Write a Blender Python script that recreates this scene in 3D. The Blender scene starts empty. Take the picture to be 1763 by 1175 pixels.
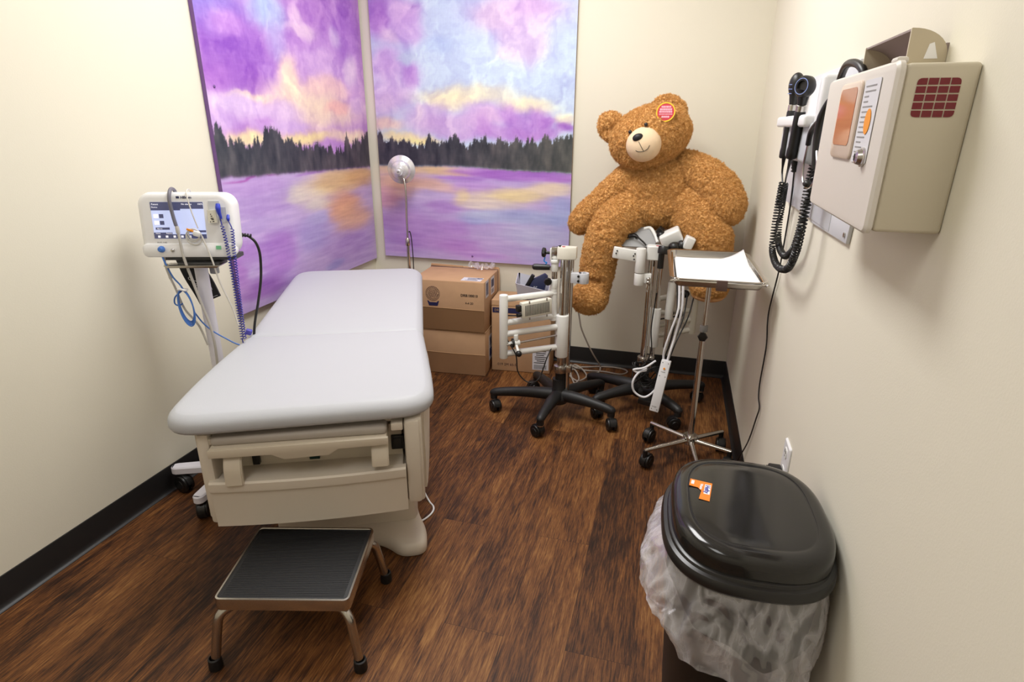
import bpy, bmesh, math, random
import numpy as np
from mathutils import Vector, Matrix, Euler
from math import pi, sin, cos, radians as rad

random.seed(7)
scene = bpy.context.scene
COL = scene.collection
CAM_H = 1.36

# ---------------------------------------------------------------- camera
cam_data = bpy.data.cameras.new('camera')
cam_data.sensor_fit = 'HORIZONTAL'
cam_data.sensor_width = 36.0
cam_data.lens = 36.0 * 1007.1 / 1763.0
cam_data.clip_start = 0.02
cam = bpy.data.objects.new('camera', cam_data)
COL.objects.link(cam)
PITCH, YAW, ROLL = 0.3516, 0.2678, 0.0061
_f = Vector((-sin(YAW) * cos(PITCH), cos(YAW) * cos(PITCH), -sin(PITCH)))
_r = Vector((cos(YAW), sin(YAW), 0))
_u = _r.cross(_f)
_r2 = _r * cos(ROLL) + _u * sin(ROLL)
_u2 = -_r * sin(ROLL) + _u * cos(ROLL)
cam.matrix_world = Matrix(((_r2.x, _u2.x, -_f.x, 0), (_r2.y, _u2.y, -_f.y, 0), (_r2.z, _u2.z, -_f.z, CAM_H), (0, 0, 0, 1)))
scene.camera = cam

# ---------------------------------------------------------------- light
world = bpy.data.worlds.new('world')
scene.world = world
world.use_nodes = True
world.node_tree.nodes['Background'].inputs[0].default_value = (1, 0.97, 0.9, 1)
world.node_tree.nodes['Background'].inputs[1].default_value = 0.3


def area(name, loc, size, energy, color, rot=(0, 0, 0)):
    l = bpy.data.lights.new(name, 'AREA')
    l.shape = 'RECTANGLE'
    l.size, l.size_y = size
    l.energy = energy
    l.color = color
    o = bpy.data.objects.new(name, l)
    o.location = loc
    o.rotation_euler = rot
    COL.objects.link(o)
    return o


area('troffer_and_fill', (-0.74, 1.98, 2.585), (0.6, 1.2), 46, (1.0, 0.99, 0.975))
area('troffer_and_fill', (-0.72, -0.25, 2.585), (0.6, 1.2), 15, (1.0, 0.99, 0.975))  # added fill panel over the camera end, not a known ceiling fixture
scene.view_settings.view_transform = 'Standard'
scene.view_settings.look = 'None'
scene.view_settings.exposure = -0.14
scene.view_settings.gamma = 1.0
scene.view_settings.use_curve_mapping = False


# ---------------------------------------------------------------- materials
def lin(c):
    out = []
    for v in c:
        v = v / 255.0
        out.append(v / 12.92 if v <= 0.04045 else ((v + 0.055) / 1.055) ** 2.4)
    return tuple(out) + (1.0,)


MATS = {}


def mat(name, color, rough=0.5, metal=0.0, bump=0.0, bscale=200.0, spec=0.5, coat=0.0, emit=0.0, mottling=0.0, mscale=8.0):
    if name in MATS:
        return MATS[name]
    m = bpy.data.materials.new(name)
    m.use_nodes = True
    nt = m.node_tree
    b = nt.nodes['Principled BSDF']
    b.inputs['Base Color'].default_value = lin(color)
    b.inputs['Roughness'].default_value = rough
    b.inputs['Metallic'].default_value = metal
    b.inputs['Specular IOR Level'].default_value = spec
    b.inputs['Coat Weight'].default_value = coat
    b.inputs['Coat Roughness'].default_value = 0.08
    if emit:
        b.inputs['Emission Color'].default_value = lin(color)
        b.inputs['Emission Strength'].default_value = emit
    tc = nt.nodes.new('ShaderNodeTexCoord')
    if mottling:
        n = nt.nodes.new('ShaderNodeTexNoise')
        n.inputs['Scale'].default_value = mscale
        n.inputs['Detail'].default_value = 5
        nt.links.new(tc.outputs['Object'], n.inputs['Vector'])
        mx = nt.nodes.new('ShaderNodeMix')
        mx.data_type = 'RGBA'
        c = lin(color)
        mx.inputs[6].default_value = tuple(min(1, v * (1 + mottling)) for v in c[:3]) + (1,)
        mx.inputs[7].default_value = tuple(v * (1 - mottling) for v in c[:3]) + (1,)
        nt.links.new(n.outputs['Fac'], mx.inputs[0])
        nt.links.new(mx.outputs[2], b.inputs['Base Color'])
    if bump:
        n = nt.nodes.new('ShaderNodeTexNoise')
        n.inputs['Scale'].default_value = bscale
        n.inputs['Detail'].default_value = 3
        nt.links.new(tc.outputs['Object'], n.inputs['Vector'])
        bp = nt.nodes.new('ShaderNodeBump')
        bp.inputs['Strength'].default_value = bump
        bp.inputs['Distance'].default_value = 0.002
        nt.links.new(n.outputs['Fac'], bp.inputs['Height'])
        nt.links.new(bp.outputs['Normal'], b.inputs['Normal'])
    MATS[name] = m
    return m


M_WALL = mat('cream_wall_paint', (233, 228, 211), 0.75, bump=0.10, bscale=260, spec=0.25)
M_CEIL = mat('white_ceiling', (240, 238, 230), 0.9, spec=0.1)
M_BASE = mat('black_vinyl_baseboard', (30, 29, 30), 0.45)
M_VINYL = mat('grey_upholstery_vinyl', (188, 190, 196), 0.5, bump=0.10, bscale=420, spec=0.35)
M_SHELL = mat('beige_table_plastic', (216, 205, 190), 0.5, bump=0.1, bscale=500)
M_SHELL2 = mat('tan_table_plastic', (207, 195, 177), 0.5, bump=0.1, bscale=500)
M_DARKGAP = mat('dark_recess', (40, 37, 34), 0.8)
M_PAD = mat('taupe_leg_rest_vinyl', (172, 163, 154), 0.5, bump=0.1)
M_GREEN = mat('dark_green_plastic', (18, 48, 46), 0.4)
M_WHITE = mat('white_plastic', (240, 240, 242), 0.35)
M_WHITEP = mat('white_powder_coat', (236, 236, 232), 0.35)
M_LILAC = mat('white_cart_enamel', (232, 230, 240), 0.4)
M_CREAMP = mat('cream_enamel', (226, 222, 208), 0.4)
M_BLACK = mat('black_plastic', (22, 21, 21), 0.4)
M_BLACKM = mat('matte_black_paint', (26, 26, 27), 0.5, bump=0.1, bscale=300)
M_RUBBER = mat('black_rubber', (18, 17, 17), 0.6)
M_CHROME = mat('chrome', (214, 212, 208), 0.12, 1.0)
M_STEEL = mat('brushed_steel', (190, 186, 180), 0.25, 1.0)
M_ALU = mat('spun_aluminium', (230, 230, 234), 0.25, 0.55)
M_CARD = mat('cardboard', (198, 160, 124), 0.85, mottling=0.1, mscale=14, spec=0.15)
M_CARDD = mat('brown_packing_tape', (140, 106, 74), 0.4, spec=0.4)
M_CARDE = mat('cardboard_edge', (186, 150, 110), 0.9)
M_LABEL = mat('white_paper_label', (222, 222, 228), 0.6)
M_NAVY = mat('navy_ink', (36, 38, 84), 0.6)
M_INK = mat('black_ink', (40, 36, 36), 0.7)
M_INKB = mat('brown_ink', (84, 62, 60), 0.8)
M_NAVYP = mat('navy_plastic', (44, 50, 84), 0.45)
M_GREYP = mat('grey_plastic', (150, 150, 150), 0.5)
M_LGREY = mat('light_grey_plastic', (206, 208, 214), 0.45)
M_BINP = mat('pale_grey_bin_plastic', (206, 206, 218), 0.5)
M_DGREY = mat('dark_grey_plastic', (74, 74, 76), 0.5)
M_BLUE = mat('blue_cable', (70, 120, 200), 0.4)
M_DBLUE = mat('dark_blue_cable', (42, 46, 150), 0.4)
M_VIOLET = mat('violet_blue_plastic', (94, 88, 196), 0.5)
M_GREYC = mat('grey_cable', (196, 192, 186), 0.5)
M_DGREYC = mat('dark_grey_tube', (112, 110, 122), 0.5)
M_SPO2 = mat('pale_sensor_cable', (214, 210, 204), 0.4)
M_WHITEC = mat('white_cable', (235, 235, 238), 0.4)
M_CORDG = mat('grey_floor_cord', (170, 160, 150), 0.5)
M_ORANGE = mat('orange_plastic', (250, 160, 40), 0.5)
M_RED = mat('red_plastic', (170, 40, 52), 0.4)
M_CUFF = mat('black_cuff_fabric', (24, 24, 30), 0.8)
M_CUFFINK = mat('white_cuff_print', (210, 210, 214), 0.8)
M_LID = mat('glossy_black_lid', (34, 33, 32), 0.13, spec=0.5)
M_RIM = mat('black_rim_plastic', (30, 29, 29), 0.28)
M_CAN = mat('black_can_plastic', (22, 21, 20), 0.5)
M_STICK = mat('orange_sticker', (255, 138, 36), 0.5)
M_PAPER = mat('white_paper', (244, 244, 246), 0.7)
M_SHARPS = mat('beige_sharps_cabinet', (224, 218, 210), 0.45, bump=0.06)
M_SHARPSS = mat('tan_sharps_side', (208, 199, 178), 0.55, bump=0.06)
M_REDW = mat('dark_red_window', (118, 18, 34), 0.25)
M_AMBERW = mat('amber_viewing_window', (188, 120, 96), 0.08)
M_DISP = mat('tan_dispenser_plastic', (196, 184, 160), 0.5)
M_DISPIN = mat('mauve_dispenser_inside', (150, 134, 130), 0.6)
M_BOARD = mat('pale_grey_board', (214, 216, 222), 0.45)
M_GREYT = mat('station_grey_plastic', (196, 200, 206), 0.4)
M_NOSE = mat('black_nose_fabric', (22, 22, 26), 0.55)
M_MUZZ = mat('cream_muzzle_fleece', (232, 206, 172), 0.9, bump=0.3, bscale=500, spec=0.1)
M_SOLE = mat('tan_sole_plush', (214, 164, 116), 0.95, bump=0.3, bscale=400, spec=0.05)
M_YELLOW = mat('yellow_plastic', (240, 196, 40), 0.4)
M_REDTAG = mat('red_tag_print', (196, 44, 60), 0.5)
M_PINK = mat('pink_tag_print', (236, 170, 186), 0.5)
M_TREAD = mat('black_ribbed_rubber', (26, 26, 29), 0.6, mottling=0.25, mscale=60)
M_WOODD = mat('black_can_shadow', (20, 19, 18), 0.6)


def screen_mat(name, c, s):
    m = mat(name, c, 0.2, emit=s)
    return m


M_SCR = screen_mat('screen_blue_glow', (196, 208, 250), 0.55)
M_SCRD = screen_mat('screen_slate', (78, 82, 118), 0.35)
M_SCRW = screen_mat('screen_white', (240, 240, 252), 0.6)


def fur_mat():
    m = bpy.data.materials.new('brown_plush_fur')
    m.use_nodes = True
    nt = m.node_tree
    b = nt.nodes['Principled BSDF']
    b.inputs['Roughness'].default_value = 0.9
    b.inputs['Specular IOR Level'].default_value = 0.1
    b.inputs['Sheen Weight'].default_value = 0.25
    b.inputs['Sheen Tint'].default_value = lin((230, 180, 110))
    tc = nt.nodes.new('ShaderNodeTexCoord')
    n = nt.nodes.new('ShaderNodeTexNoise')
    n.inputs['Scale'].default_value = 60
    n.inputs['Detail'].default_value = 4
    nt.links.new(tc.outputs['Object'], n.inputs['Vector'])
    r = nt.nodes.new('ShaderNodeValToRGB')
    r.color_ramp.elements[0].position = 0.3
    r.color_ramp.elements[0].color = lin((204, 150, 84))
    r.color_ramp.elements[1].position = 0.7
    r.color_ramp.elements[1].color = lin((238, 192, 128))
    nt.links.new(n.outputs['Fac'], r.inputs[0])
    nt.links.new(r.outputs[0], b.inputs['Base Color'])
    return m


M_FUR = fur_mat()


def bag_mat():
    m = bpy.data.materials.new('clear_bag_film')
    m.use_nodes = True
    nt = m.node_tree
    out = nt.nodes['Material Output']
    b = nt.nodes['Principled BSDF']
    b.inputs['Base Color'].default_value = lin((246, 244, 250))
    b.inputs['Roughness'].default_value = 0.16
    tr = nt.nodes.new('ShaderNodeBsdfTransparent')
    tr.inputs[0].default_value = (0.93, 0.92, 0.94, 1)
    b.inputs['Specular IOR Level'].default_value = 0.2
    b.inputs['Subsurface Weight'].default_value = 0.0
    mx = nt.nodes.new('ShaderNodeMixShader')
    lw = nt.nodes.new('ShaderNodeLayerWeight')
    lw.inputs[0].default_value = 0.3
    mr = nt.nodes.new('ShaderNodeMapRange')
    mr.inputs[3].default_value = 0.04
    mr.inputs[4].default_value = 0.50
    nt.links.new(lw.outputs['Facing'], mr.inputs[0])
    # noise-painted white streaks imitate highlights on the wrinkled film
    tc = nt.nodes.new('ShaderNodeTexCoord')
    nz = nt.nodes.new('ShaderNodeTexNoise')
    nz.inputs['Scale'].default_value = 13
    nz.inputs['Detail'].default_value = 5
    nz.inputs['Distortion'].default_value = 0.7
    mpb = nt.nodes.new('ShaderNodeMapping')
    mpb.inputs['Scale'].default_value = (1.3, 1.3, 0.55)
    nt.links.new(tc.outputs['Object'], mpb.inputs['Vector'])
    nt.links.new(mpb.outputs[0], nz.inputs['Vector'])
    rp = nt.nodes.new('ShaderNodeValToRGB')
    ee = rp.color_ramp.elements
    ee[0].position = 0.40
    ee[0].color = (0, 0, 0, 1)
    ee[1].position = 0.60
    ee[1].color = (0, 0, 0, 1)
    e3 = ee.new(0.50)
    e3.color = (0.24, 0.24, 0.24, 1)
    nt.links.new(nz.outputs['Fac'], rp.inputs[0])
    ad = nt.nodes.new('ShaderNodeMath')
    ad.operation = 'ADD'
    ad.use_clamp = True
    nt.links.new(mr.outputs[0], ad.inputs[0])
    nt.links.new(rp.outputs[0], ad.inputs[1])
    nt.links.new(ad.outputs[0], mx.inputs[0])
    nt.links.new(tr.outputs[0], mx.inputs[1])
    nt.links.new(b.outputs[0], mx.inputs[2])
    gl = nt.nodes.new('ShaderNodeBsdfGlossy')
    gl.inputs['Color'].default_value = (1, 1, 1, 1)
    gl.inputs['Roughness'].default_value = 0.14
    m3 = nt.nodes.new('ShaderNodeMath')
    m3.operation = 'POWER'
    m3.inputs[1].default_value = 4.0
    nt.links.new(lw.outputs['Facing'], m3.inputs[0])
    m2 = nt.nodes.new('ShaderNodeMapRange')
    m2.inputs[3].default_value = 0.10
    m2.inputs[4].default_value = 0.6
    nt.links.new(m3.outputs[0], m2.inputs[0])
    mx2 = nt.nodes.new('ShaderNodeMixShader')
    nt.links.new(m2.outputs[0], mx2.inputs[0])
    nt.links.new(mx.outputs[0], mx2.inputs[1])
    nt.links.new(gl.outputs[0], mx2.inputs[2])
    nt.links.new(mx2.outputs[0], out.inputs[0])
    return m


M_BAG = bag_mat()


def floor_mat():
    m = bpy.data.materials.new('dark_hickory_planks')
    m.use_nodes = True
    nt = m.node_tree
    L = nt.links.new
    N = nt.nodes.new
    b = nt.nodes['Principled BSDF']
    tc = N('ShaderNodeTexCoord')
    mp = N('ShaderNodeMapping')
    mp.inputs['Rotation'].default_value = (0, 0, rad(90))
    L(tc.outputs['Object'], mp.inputs['Vector'])
    br = N('ShaderNodeTexBrick')
    br.offset = 0.37
    br.inputs['Color1'].default_value = (0, 0, 0, 1)
    br.inputs['Color2'].default_value = (1, 1, 1, 1)
    br.inputs['Mortar'].default_value = (0.5, 0.5, 0.5, 1)
    br.inputs['Scale'].default_value = 1.0
    br.inputs['Mortar Size'].default_value = 0.0005
    br.inputs['Brick Width'].default_value = 1.22
    br.inputs['Row Height'].default_value = 0.178
    L(mp.outputs[0], br.inputs['Vector'])
    # plank offset for the grain
    sep = N('ShaderNodeVectorMath')
    sep.operation = 'SCALE'
    sep.inputs['Scale'].default_value = 7.3
    L(br.outputs['Color'], sep.inputs[0])
    add = N('ShaderNodeVectorMath')
    add.operation = 'ADD'
    L(tc.outputs['Object'], add.inputs[0])
    L(sep.outputs[0], add.inputs[1])

    def noise(sx, sy, scale, detail, dist=0.0, rough=0.6):
        q = N('ShaderNodeMapping')
        q.inputs['Scale'].default_value = (sx, sy, 1)
        L(add.outputs[0], q.inputs['Vector'])
        n = N('ShaderNodeTexNoise')
        n.inputs['Scale'].default_value = scale
        n.inputs['Detail'].default_value = detail
        n.inputs['Distortion'].default_value = dist
        n.inputs['Roughness'].default_value = rough
        L(q.outputs[0], n.inputs['Vector'])
        return n.outputs['Fac']

    big = noise(8, 2.0, 1.0, 5, 1.2)
    mid = noise(34, 4.0, 1.5, 5, 1.0)
    fine = noise(210, 11.0, 1.2, 4, 0.4, 0.75)

    def math(op, a, bb):
        n = N('ShaderNodeMath')
        n.operation = op
        for i, v in enumerate((a, bb)):
            if isinstance(v, (int, float)):
                n.inputs[i].default_value = v
            else:
                L(v, n.inputs[i])
        return n.outputs[0]
    s = math('ADD', math('MULTIPLY', big, 0.36), math('MULTIPLY', mid, 0.24))
    s = math('ADD', s, math('MULTIPLY', fine, 0.54))
    sepc = N('ShaderNodeSeparateColor')
    L(br.outputs['Color'], sepc.inputs[0])
    s = math('ADD', s, math('MULTIPLY', math('SUBTRACT', sepc.outputs[0], 0.5), 0.08))
    r = N('ShaderNodeValToRGB')
    e = r.color_ramp.elements
    e[0].position = 0.43
    e[0].color = lin((30, 18, 12))
    e[1].position = 0.75
    e[1].color = lin((158, 112, 64))
    e2 = e.new(0.52)
    e2.color = lin((68, 41, 24))
    e3 = e.new(0.61)
    e3.color = lin((112, 70, 37))
    L(s, r.inputs[0])
    mx = N('ShaderNodeMix')
    mx.data_type = 'RGBA'
    mx.blend_type = 'MIX'
    L(br.outputs['Fac'], mx.inputs[0])
    L(r.outputs[0], mx.inputs[6])
    mx.inputs[7].default_value = lin((44, 27, 17))
    L(mx.outputs[2], b.inputs['Base Color'])
    b.inputs['Roughness'].default_value = 0.5
    b.inputs['Specular IOR Level'].default_value = 0.28
    bp = N('ShaderNodeBump')
    bp.inputs['Strength'].default_value = 0.35
    bp.inputs['Distance'].default_value = 0.001
    L(fine, bp.inputs['Height'])
    L(bp.outputs[0], b.inputs['Normal'])
    return m


M_FLOOR = floor_mat()


def paint_mat():
    m = bpy.data.materials.new('acrylic_on_board')
    m.use_nodes = True
    nt = m.node_tree
    b = nt.nodes['Principled BSDF']
    a = nt.nodes.new('ShaderNodeVertexColor')
    a.layer_name = 'paint'
    nt.links.new(a.outputs[0], b.inputs['Base Color'])
    b.inputs['Roughness'].default_value = 0.55
    b.inputs['Specular IOR Level'].default_value = 0.3
    return m


M_PAINT = paint_mat()
M_PEDGE = mat('purple_board_edge', (120, 84, 150), 0.6)
M_PEDGE2 = mat('tan_board_edge', (150, 130, 110), 0.7)


# ---------------------------------------------------------------- mesh helpers
def spline(pts, n=8, closed=False):
    P = [Vector(p) for p in pts]
    if len(P) < 3:
        return P
    out = []
    N = len(P)
    rng = range(N) if closed else range(N - 1)
    for i in rng:
        if closed:
            p0, p1, p2, p3 = P[(i - 1) % N], P[i], P[(i + 1) % N], P[(i + 2) % N]
        else:
            p1, p2 = P[i], P[i + 1]
            p0 = P[i - 1] if i > 0 else p1 * 2 - p2
            p3 = P[i + 2] if i + 2 < N else p2 * 2 - p1
        for k in range(n):
            t = k / n
            out.append(0.5 * ((2 * p1) + (p2 - p0) * t + (2 * p0 - 5 * p1 + 4 * p2 - p3) * t * t + (3 * p1 - p0 - 3 * p2 + p3) * t ** 3))
    if not closed:
        out.append(P[-1])
    return out


def rot_to(d):
    d = Vector(d).normalized()
    return d.to_track_quat('Z', 'Y').to_matrix()


class MB:
    def __init__(self):
        self.bm = bmesh.new()

    def _merge(self, b, M=None):
        if M is not None:
            b.transform(M)
        me = bpy.data.meshes.new('tmp')
        b.to_mesh(me)
        b.free()
        self.bm.from_mesh(me)
        bpy.data.meshes.remove(me)
        return self

    def box(self, c, s, bev=0.0, rot=None, seg=2, taper=None):
        b = bmesh.new()
        bmesh.ops.create_cube(b, size=1.0)
        for v in b.verts:
            v.co = Vector((v.co.x * s[0], v.co.y * s[1], v.co.z * s[2]))
            if taper and v.co.z > 0:
                v.co.x *= taper[0]
                v.co.y *= taper[1]
        if bev:
            bmesh.ops.bevel(b, geom=b.edges[:], offset=bev, segments=seg, affect='EDGES', profile=0.5)
        M = Matrix.Translation(Vector(c))
        if rot is not None:
            M = M @ (rot.to_4x4() if isinstance(rot, Matrix) else Euler(rot).to_matrix().to_4x4())
        return self._merge(b, M)

    def cyl(self, p0, p1, r0, r1=None, seg=24, bev=0.0, cap=True):
        p0, p1 = Vector(p0), Vector(p1)
        d = p1 - p0
        h = d.length
        r1 = r0 if r1 is None else r1
        prof = []
        if cap:
            prof.append((0, 0))
        if bev and cap:
            prof += [(r0 - bev, 0), (r0 - 0.3 * bev, 0.3 * bev), (r0, bev), (r1, h - bev), (r1 - 0.3 * bev, h - 0.3 * bev), (r1 - bev, h)]
        else:
            prof += [(r0, 0), (r1, h)]
        if cap:
            prof.append((0, h))
        return self.lathe(prof, seg, Matrix.Translation(p0) @ rot_to(d).to_4x4())

    def lathe(self, prof, seg=32, M=None):
        b = bmesh.new()
        rings = []
        for (r, z) in prof:
            if r < 1e-6:
                rings.append([b.verts.new((0, 0, z))])
            else:
                rings.append([b.verts.new((r * cos(2 * pi * k / seg), r * sin(2 * pi * k / seg), z)) for k in range(seg)])
        for a, c in zip(rings[:-1], rings[1:]):
            if len(a) == 1 and len(c) == 1:
                continue
            for k in range(seg):
                k2 = (k + 1) % seg
                if len(a) == 1:
                    b.faces.new((a[0], c[k2], c[k]))
                elif len(c) == 1:
                    b.faces.new((a[k], a[k2], c[0]))
                else:
                    b.faces.new((a[k], a[k2], c[k2], c[k]))
        bmesh.ops.recalc_face_normals(b, faces=b.faces[:])
        return self._merge(b, M)

    def sphere(self, c, r, rot=None, seg=24):
        b = bmesh.new()
        bmesh.ops.create_uvsphere(b, u_segments=seg, v_segments=seg // 2 + 2, radius=1.0)
        if isinstance(r, (int, float)):
            r = (r, r, r)
        S = Matrix.Diagonal((r[0], r[1], r[2], 1))
        M = Matrix.Translation(Vector(c))
        if rot is not None:
            M = M @ (rot.to_4x4() if isinstance(rot, Matrix) else Euler(rot).to_matrix().to_4x4())
        return self._merge(b, M @ S)

    def tube(self, pts, r, seg=10, n=8, closed=False, smooth=True, cap=True):
        P = spline(pts, n, closed) if smooth else [Vector(p) for p in pts]
        N = len(P)
        rr = r if isinstance(r, (list, tuple)) else None
        b = bmesh.new()
        rings = []
        ref = None
        for i in range(N):
            if closed:
                t = P[(i + 1) % N] - P[i - 1]
            else:
                t = P[min(i + 1, N - 1)] - P[max(i - 1, 0)]
            if t.length < 1e-9:
                t = Vector((0, 0, 1))
            t.normalize()
            if ref is None:
                ref = t.orthogonal().normalized()
            ref = (ref - t * ref.dot(t))
            if ref.length < 1e-6:
                ref = t.orthogonal()
            ref.normalize()
            bi = t.cross(ref)
            if rr:
                f = i / max(1, N - 1) * (len(rr) - 1)
                k = min(int(f), len(rr) - 2)
                rad_ = rr[k] + (rr[k + 1] - rr[k]) * (f - k)
            else:
                rad_ = r
            rings.append([b.verts.new(P[i] + (ref * cos(2 * pi * k / seg) + bi * sin(2 * pi * k / seg)) * rad_) for k in range(seg)])
        M_ = N if closed else N - 1
        for i in range(M_):
            a, c = rings[i], rings[(i + 1) % N]
            for k in range(seg):
                k2 = (k + 1) % seg
                b.faces.new((a[k], a[k2], c[k2], c[k]))
        if cap and not closed:
            b.faces.new(list(reversed(rings[0])))
            b.faces.new(rings[-1])
        return self._merge(b)

    def loft(self, outline, profile, cap0=True, cap1=True, M=None):
        """outline: list of (x,y) counter-clockwise; profile: list of (inset, z)."""
        N = len(outline)
        O = [Vector((p[0], p[1])) for p in outline]
        nor = []
        for i in range(N):
            t = O[(i + 1) % N] - O[i - 1]
            t.normalize()
            nor.append(Vector((t.y, -t.x)))
        b = bmesh.new()
        rings = []
        cen = sum(O, Vector((0, 0))) / N
        for pr in profile:
            ins, z = pr[0], pr[1]
            sc = pr[2] if len(pr) > 2 else 1.0
            ring = []
            for i in range(N):
                q = cen + (O[i] - nor[i] * ins - cen) * sc
                ring.append(b.verts.new((q.x, q.y, z)))
            rings.append(ring)
        for a, c in zip(rings[:-1], rings[1:]):
            for k in range(N):
                k2 = (k + 1) % N
                b.faces.new((a[k], a[k2], c[k2], c[k]))
        if cap0:
            b.faces.new(list(reversed(rings[0])))
        if cap1:
            b.faces.new(rings[-1])
        return self._merge(b, M)

    def prism(self, poly, h, M=None, bev=0.0):
        """polygon in xy extruded 0..h along z, then placed with M."""
        b = bmesh.new()
        vs = [b.verts.new((p[0], p[1], 0)) for p in poly]
        f = b.faces.new(vs)
        r = bmesh.ops.extrude_face_region(b, geom=[f])
        for v in r['geom']:
            if isinstance(v, bmesh.types.BMVert):
                v.co.z += h
        bmesh.ops.recalc_face_normals(b, faces=b.faces[:])
        if bev:
            bmesh.ops.bevel(b, geom=b.edges[:], offset=bev, segments=2, affect='EDGES', profile=0.5)
        return self._merge(b, M)

    def grid(self, fn, nu, nv, closed_u=False):
        b = bmesh.new()
        R = [[b.verts.new(fn(i / (nu if closed_u else nu - 1), j / (nv - 1))) for i in range(nu)] for j in range(nv)]
        for j in range(nv - 1):
            for i in range(nu if closed_u else nu - 1):
                i2 = (i + 1) % nu
                b.faces.new((R[j][i], R[j][i2], R[j + 1][i2], R[j + 1][i]))
        return self._merge(b)

    def build(self, name, m, parent=None, loc=None, world=False, ang=35):
        me = bpy.data.meshes.new(name)
        if world and parent is not None:
            self.bm.transform(inv_of(parent))
        self.bm.to_mesh(me)
        self.bm.free()
        for p in me.polygons:
            p.use_smooth = True
        me.set_sharp_from_angle(angle=rad(ang))
        me.materials.append(m)
        o = bpy.data.objects.new(name, me)
        COL.objects.link(o)
        if parent is not None:
            o.parent = parent
        if loc is not None:
            o.location = loc
        return o


def own_matrix(o):
    return Matrix.Translation(o.location) @ o.rotation_euler.to_matrix().to_4x4()


def inv_of(o):
    M = own_matrix(o)
    if o.parent is not None:
        M = own_matrix(o.parent) @ M
    return M.inverted()


def thing(name, label, cat, loc=(0, 0, 0), rz=0.0, group=None):
    o = bpy.data.objects.new(name, None)
    o.empty_display_size = 0.05
    o.location = loc
    o.rotation_euler = (0, 0, rz)
    COL.objects.link(o)
    return tag(o, label, cat, group)


def tag(o, label, cat, group=None, kind=None):
    o['label'] = label
    o['category'] = cat
    if group:
        o['group'] = group
    if kind:
        o['kind'] = kind
    return o


def structure(name, mb, m):
    o = mb.build(name, m)
    o['kind'] = 'structure'
    return o


def text_mb(mb, s, size, origin, right, up, depth=0.0004, align='LEFT', bold=0.0):
    cu = bpy.data.curves.new('t', 'FONT')
    cu.body = s
    cu.size = size
    cu.align_x = align
    cu.extrude = depth
    cu.offset = bold
    cu.resolution_u = 2
    ob = bpy.data.objects.new('t', cu)
    COL.objects.link(ob)
    dg = bpy.context.evaluated_depsgraph_get()
    me = bpy.data.meshes.new_from_object(ob.evaluated_get(dg))
    r = Vector(right).normalized()
    u = Vector(up).normalized()
    n = r.cross(u)
    M = Matrix(((r.x, u.x, n.x, origin[0]), (r.y, u.y, n.y, origin[1]), (r.z, u.z, n.z, origin[2]), (0, 0, 0, 1)))
    me.transform(M)
    mb.bm.from_mesh(me)
    bpy.data.objects.remove(ob)
    bpy.data.curves.remove(cu)
    bpy.data.meshes.remove(me)
    return mb


def frame_m(origin, right, up):
    r = Vector(right).normalized()
    u = Vector(up).normalized()
    n = r.cross(u)
    return Matrix(((r.x, u.x, n.x, origin[0]), (r.y, u.y, n.y, origin[1]), (r.z, u.z, n.z, origin[2]), (0, 0, 0, 1)))


def rrect(w, h, r, n=5, cx=0.0, cy=0.0):
    out = []
    for (sx, sy, a0) in ((1, -1, -90), (1, 1, 0), (-1, 1, 90), (-1, -1, 180)):
        ox, oy = cx + sx * (w / 2 - r), cy + sy * (h / 2 - r)
        for k in range(n + 1):
            a = rad(a0 + 90 * k / n)
            out.append((ox + r * cos(a), oy + r * sin(a)))
    return out


def round_poly(pts, rads, n=6):
    out = []
    N = len(pts)
    for i in range(N):
        p = Vector(pts[i])
        a = (Vector(pts[i - 1]) - p).normalized()
        b = (Vector(pts[(i + 1) % N]) - p).normalized()
        r = rads[i] if isinstance(rads, (list, tuple)) else rads
        if r <= 0:
            out.append((p.x, p.y))
            continue
        s = p + a * r
        e = p + b * r
        for k in range(n + 1):
            t = k / n
            q = s * (1 - t) ** 2 + p * 2 * t * (1 - t) + e * t * t
            out.append((q.x, q.y))
    return out


def resample(outline, step):
    """subdivide long edges of a closed 2D outline"""
    out = []
    N = len(outline)
    for i in range(N):
        a = Vector(outline[i])
        b = Vector(outline[(i + 1) % N])
        k = max(1, int(math.ceil((b - a).length / step)))
        for j in range(k):
            q = a.lerp(b, j / k)
            out.append((q.x, q.y))
    return out


def superellipse(cx, cy, a, b, n, rot, k=72):
    out = []
    for i in range(k):
        t = 2 * pi * i / k
        x = a * math.copysign(abs(cos(t)) ** (2 / n), cos(t))
        y = b * math.copysign(abs(sin(t)) ** (2 / n), sin(t))
        out.append((cx + x * cos(rot) - y * sin(rot), cy + x * sin(rot) + y * cos(rot)))
    return out


def helix(pts, R, turns, r, mb, seg=6, per=10, n=14):
    """coiled cord around a spline centre line"""
    P = spline(pts, n)
    L = [0.0]
    for a, b in zip(P[:-1], P[1:]):
        L.append(L[-1] + (b - a).length)
    tot = L[-1]
    M_ = int(turns * per)
    out = []
    ref = None
    j = 0
    for i in range(M_ + 1):
        s = tot * i / M_
        while j < len(L) - 2 and L[j + 1] < s:
            j += 1
        d = (L[j + 1] - L[j]) or 1e-9
        p = P[j].lerp(P[j + 1], (s - L[j]) / d)
        t = (P[j + 1] - P[j]).normalized()
        if ref is None:
            ref = t.orthogonal().normalized()
        ref = (ref - t * ref.dot(t)).normalized()
        bi = t.cross(ref)
        a = 2 * pi * i / per
        out.append(p + (ref * cos(a) + bi * sin(a)) * R)
    mb.tube(out, r, seg, smooth=False)
    return mb


# ---------------------------------------------------------------- noise for paint and plush
_rng = np.random.default_rng(11)
_TAB = _rng.random((64, 64))
_TAB3 = _rng.random((32, 32, 32))


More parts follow.
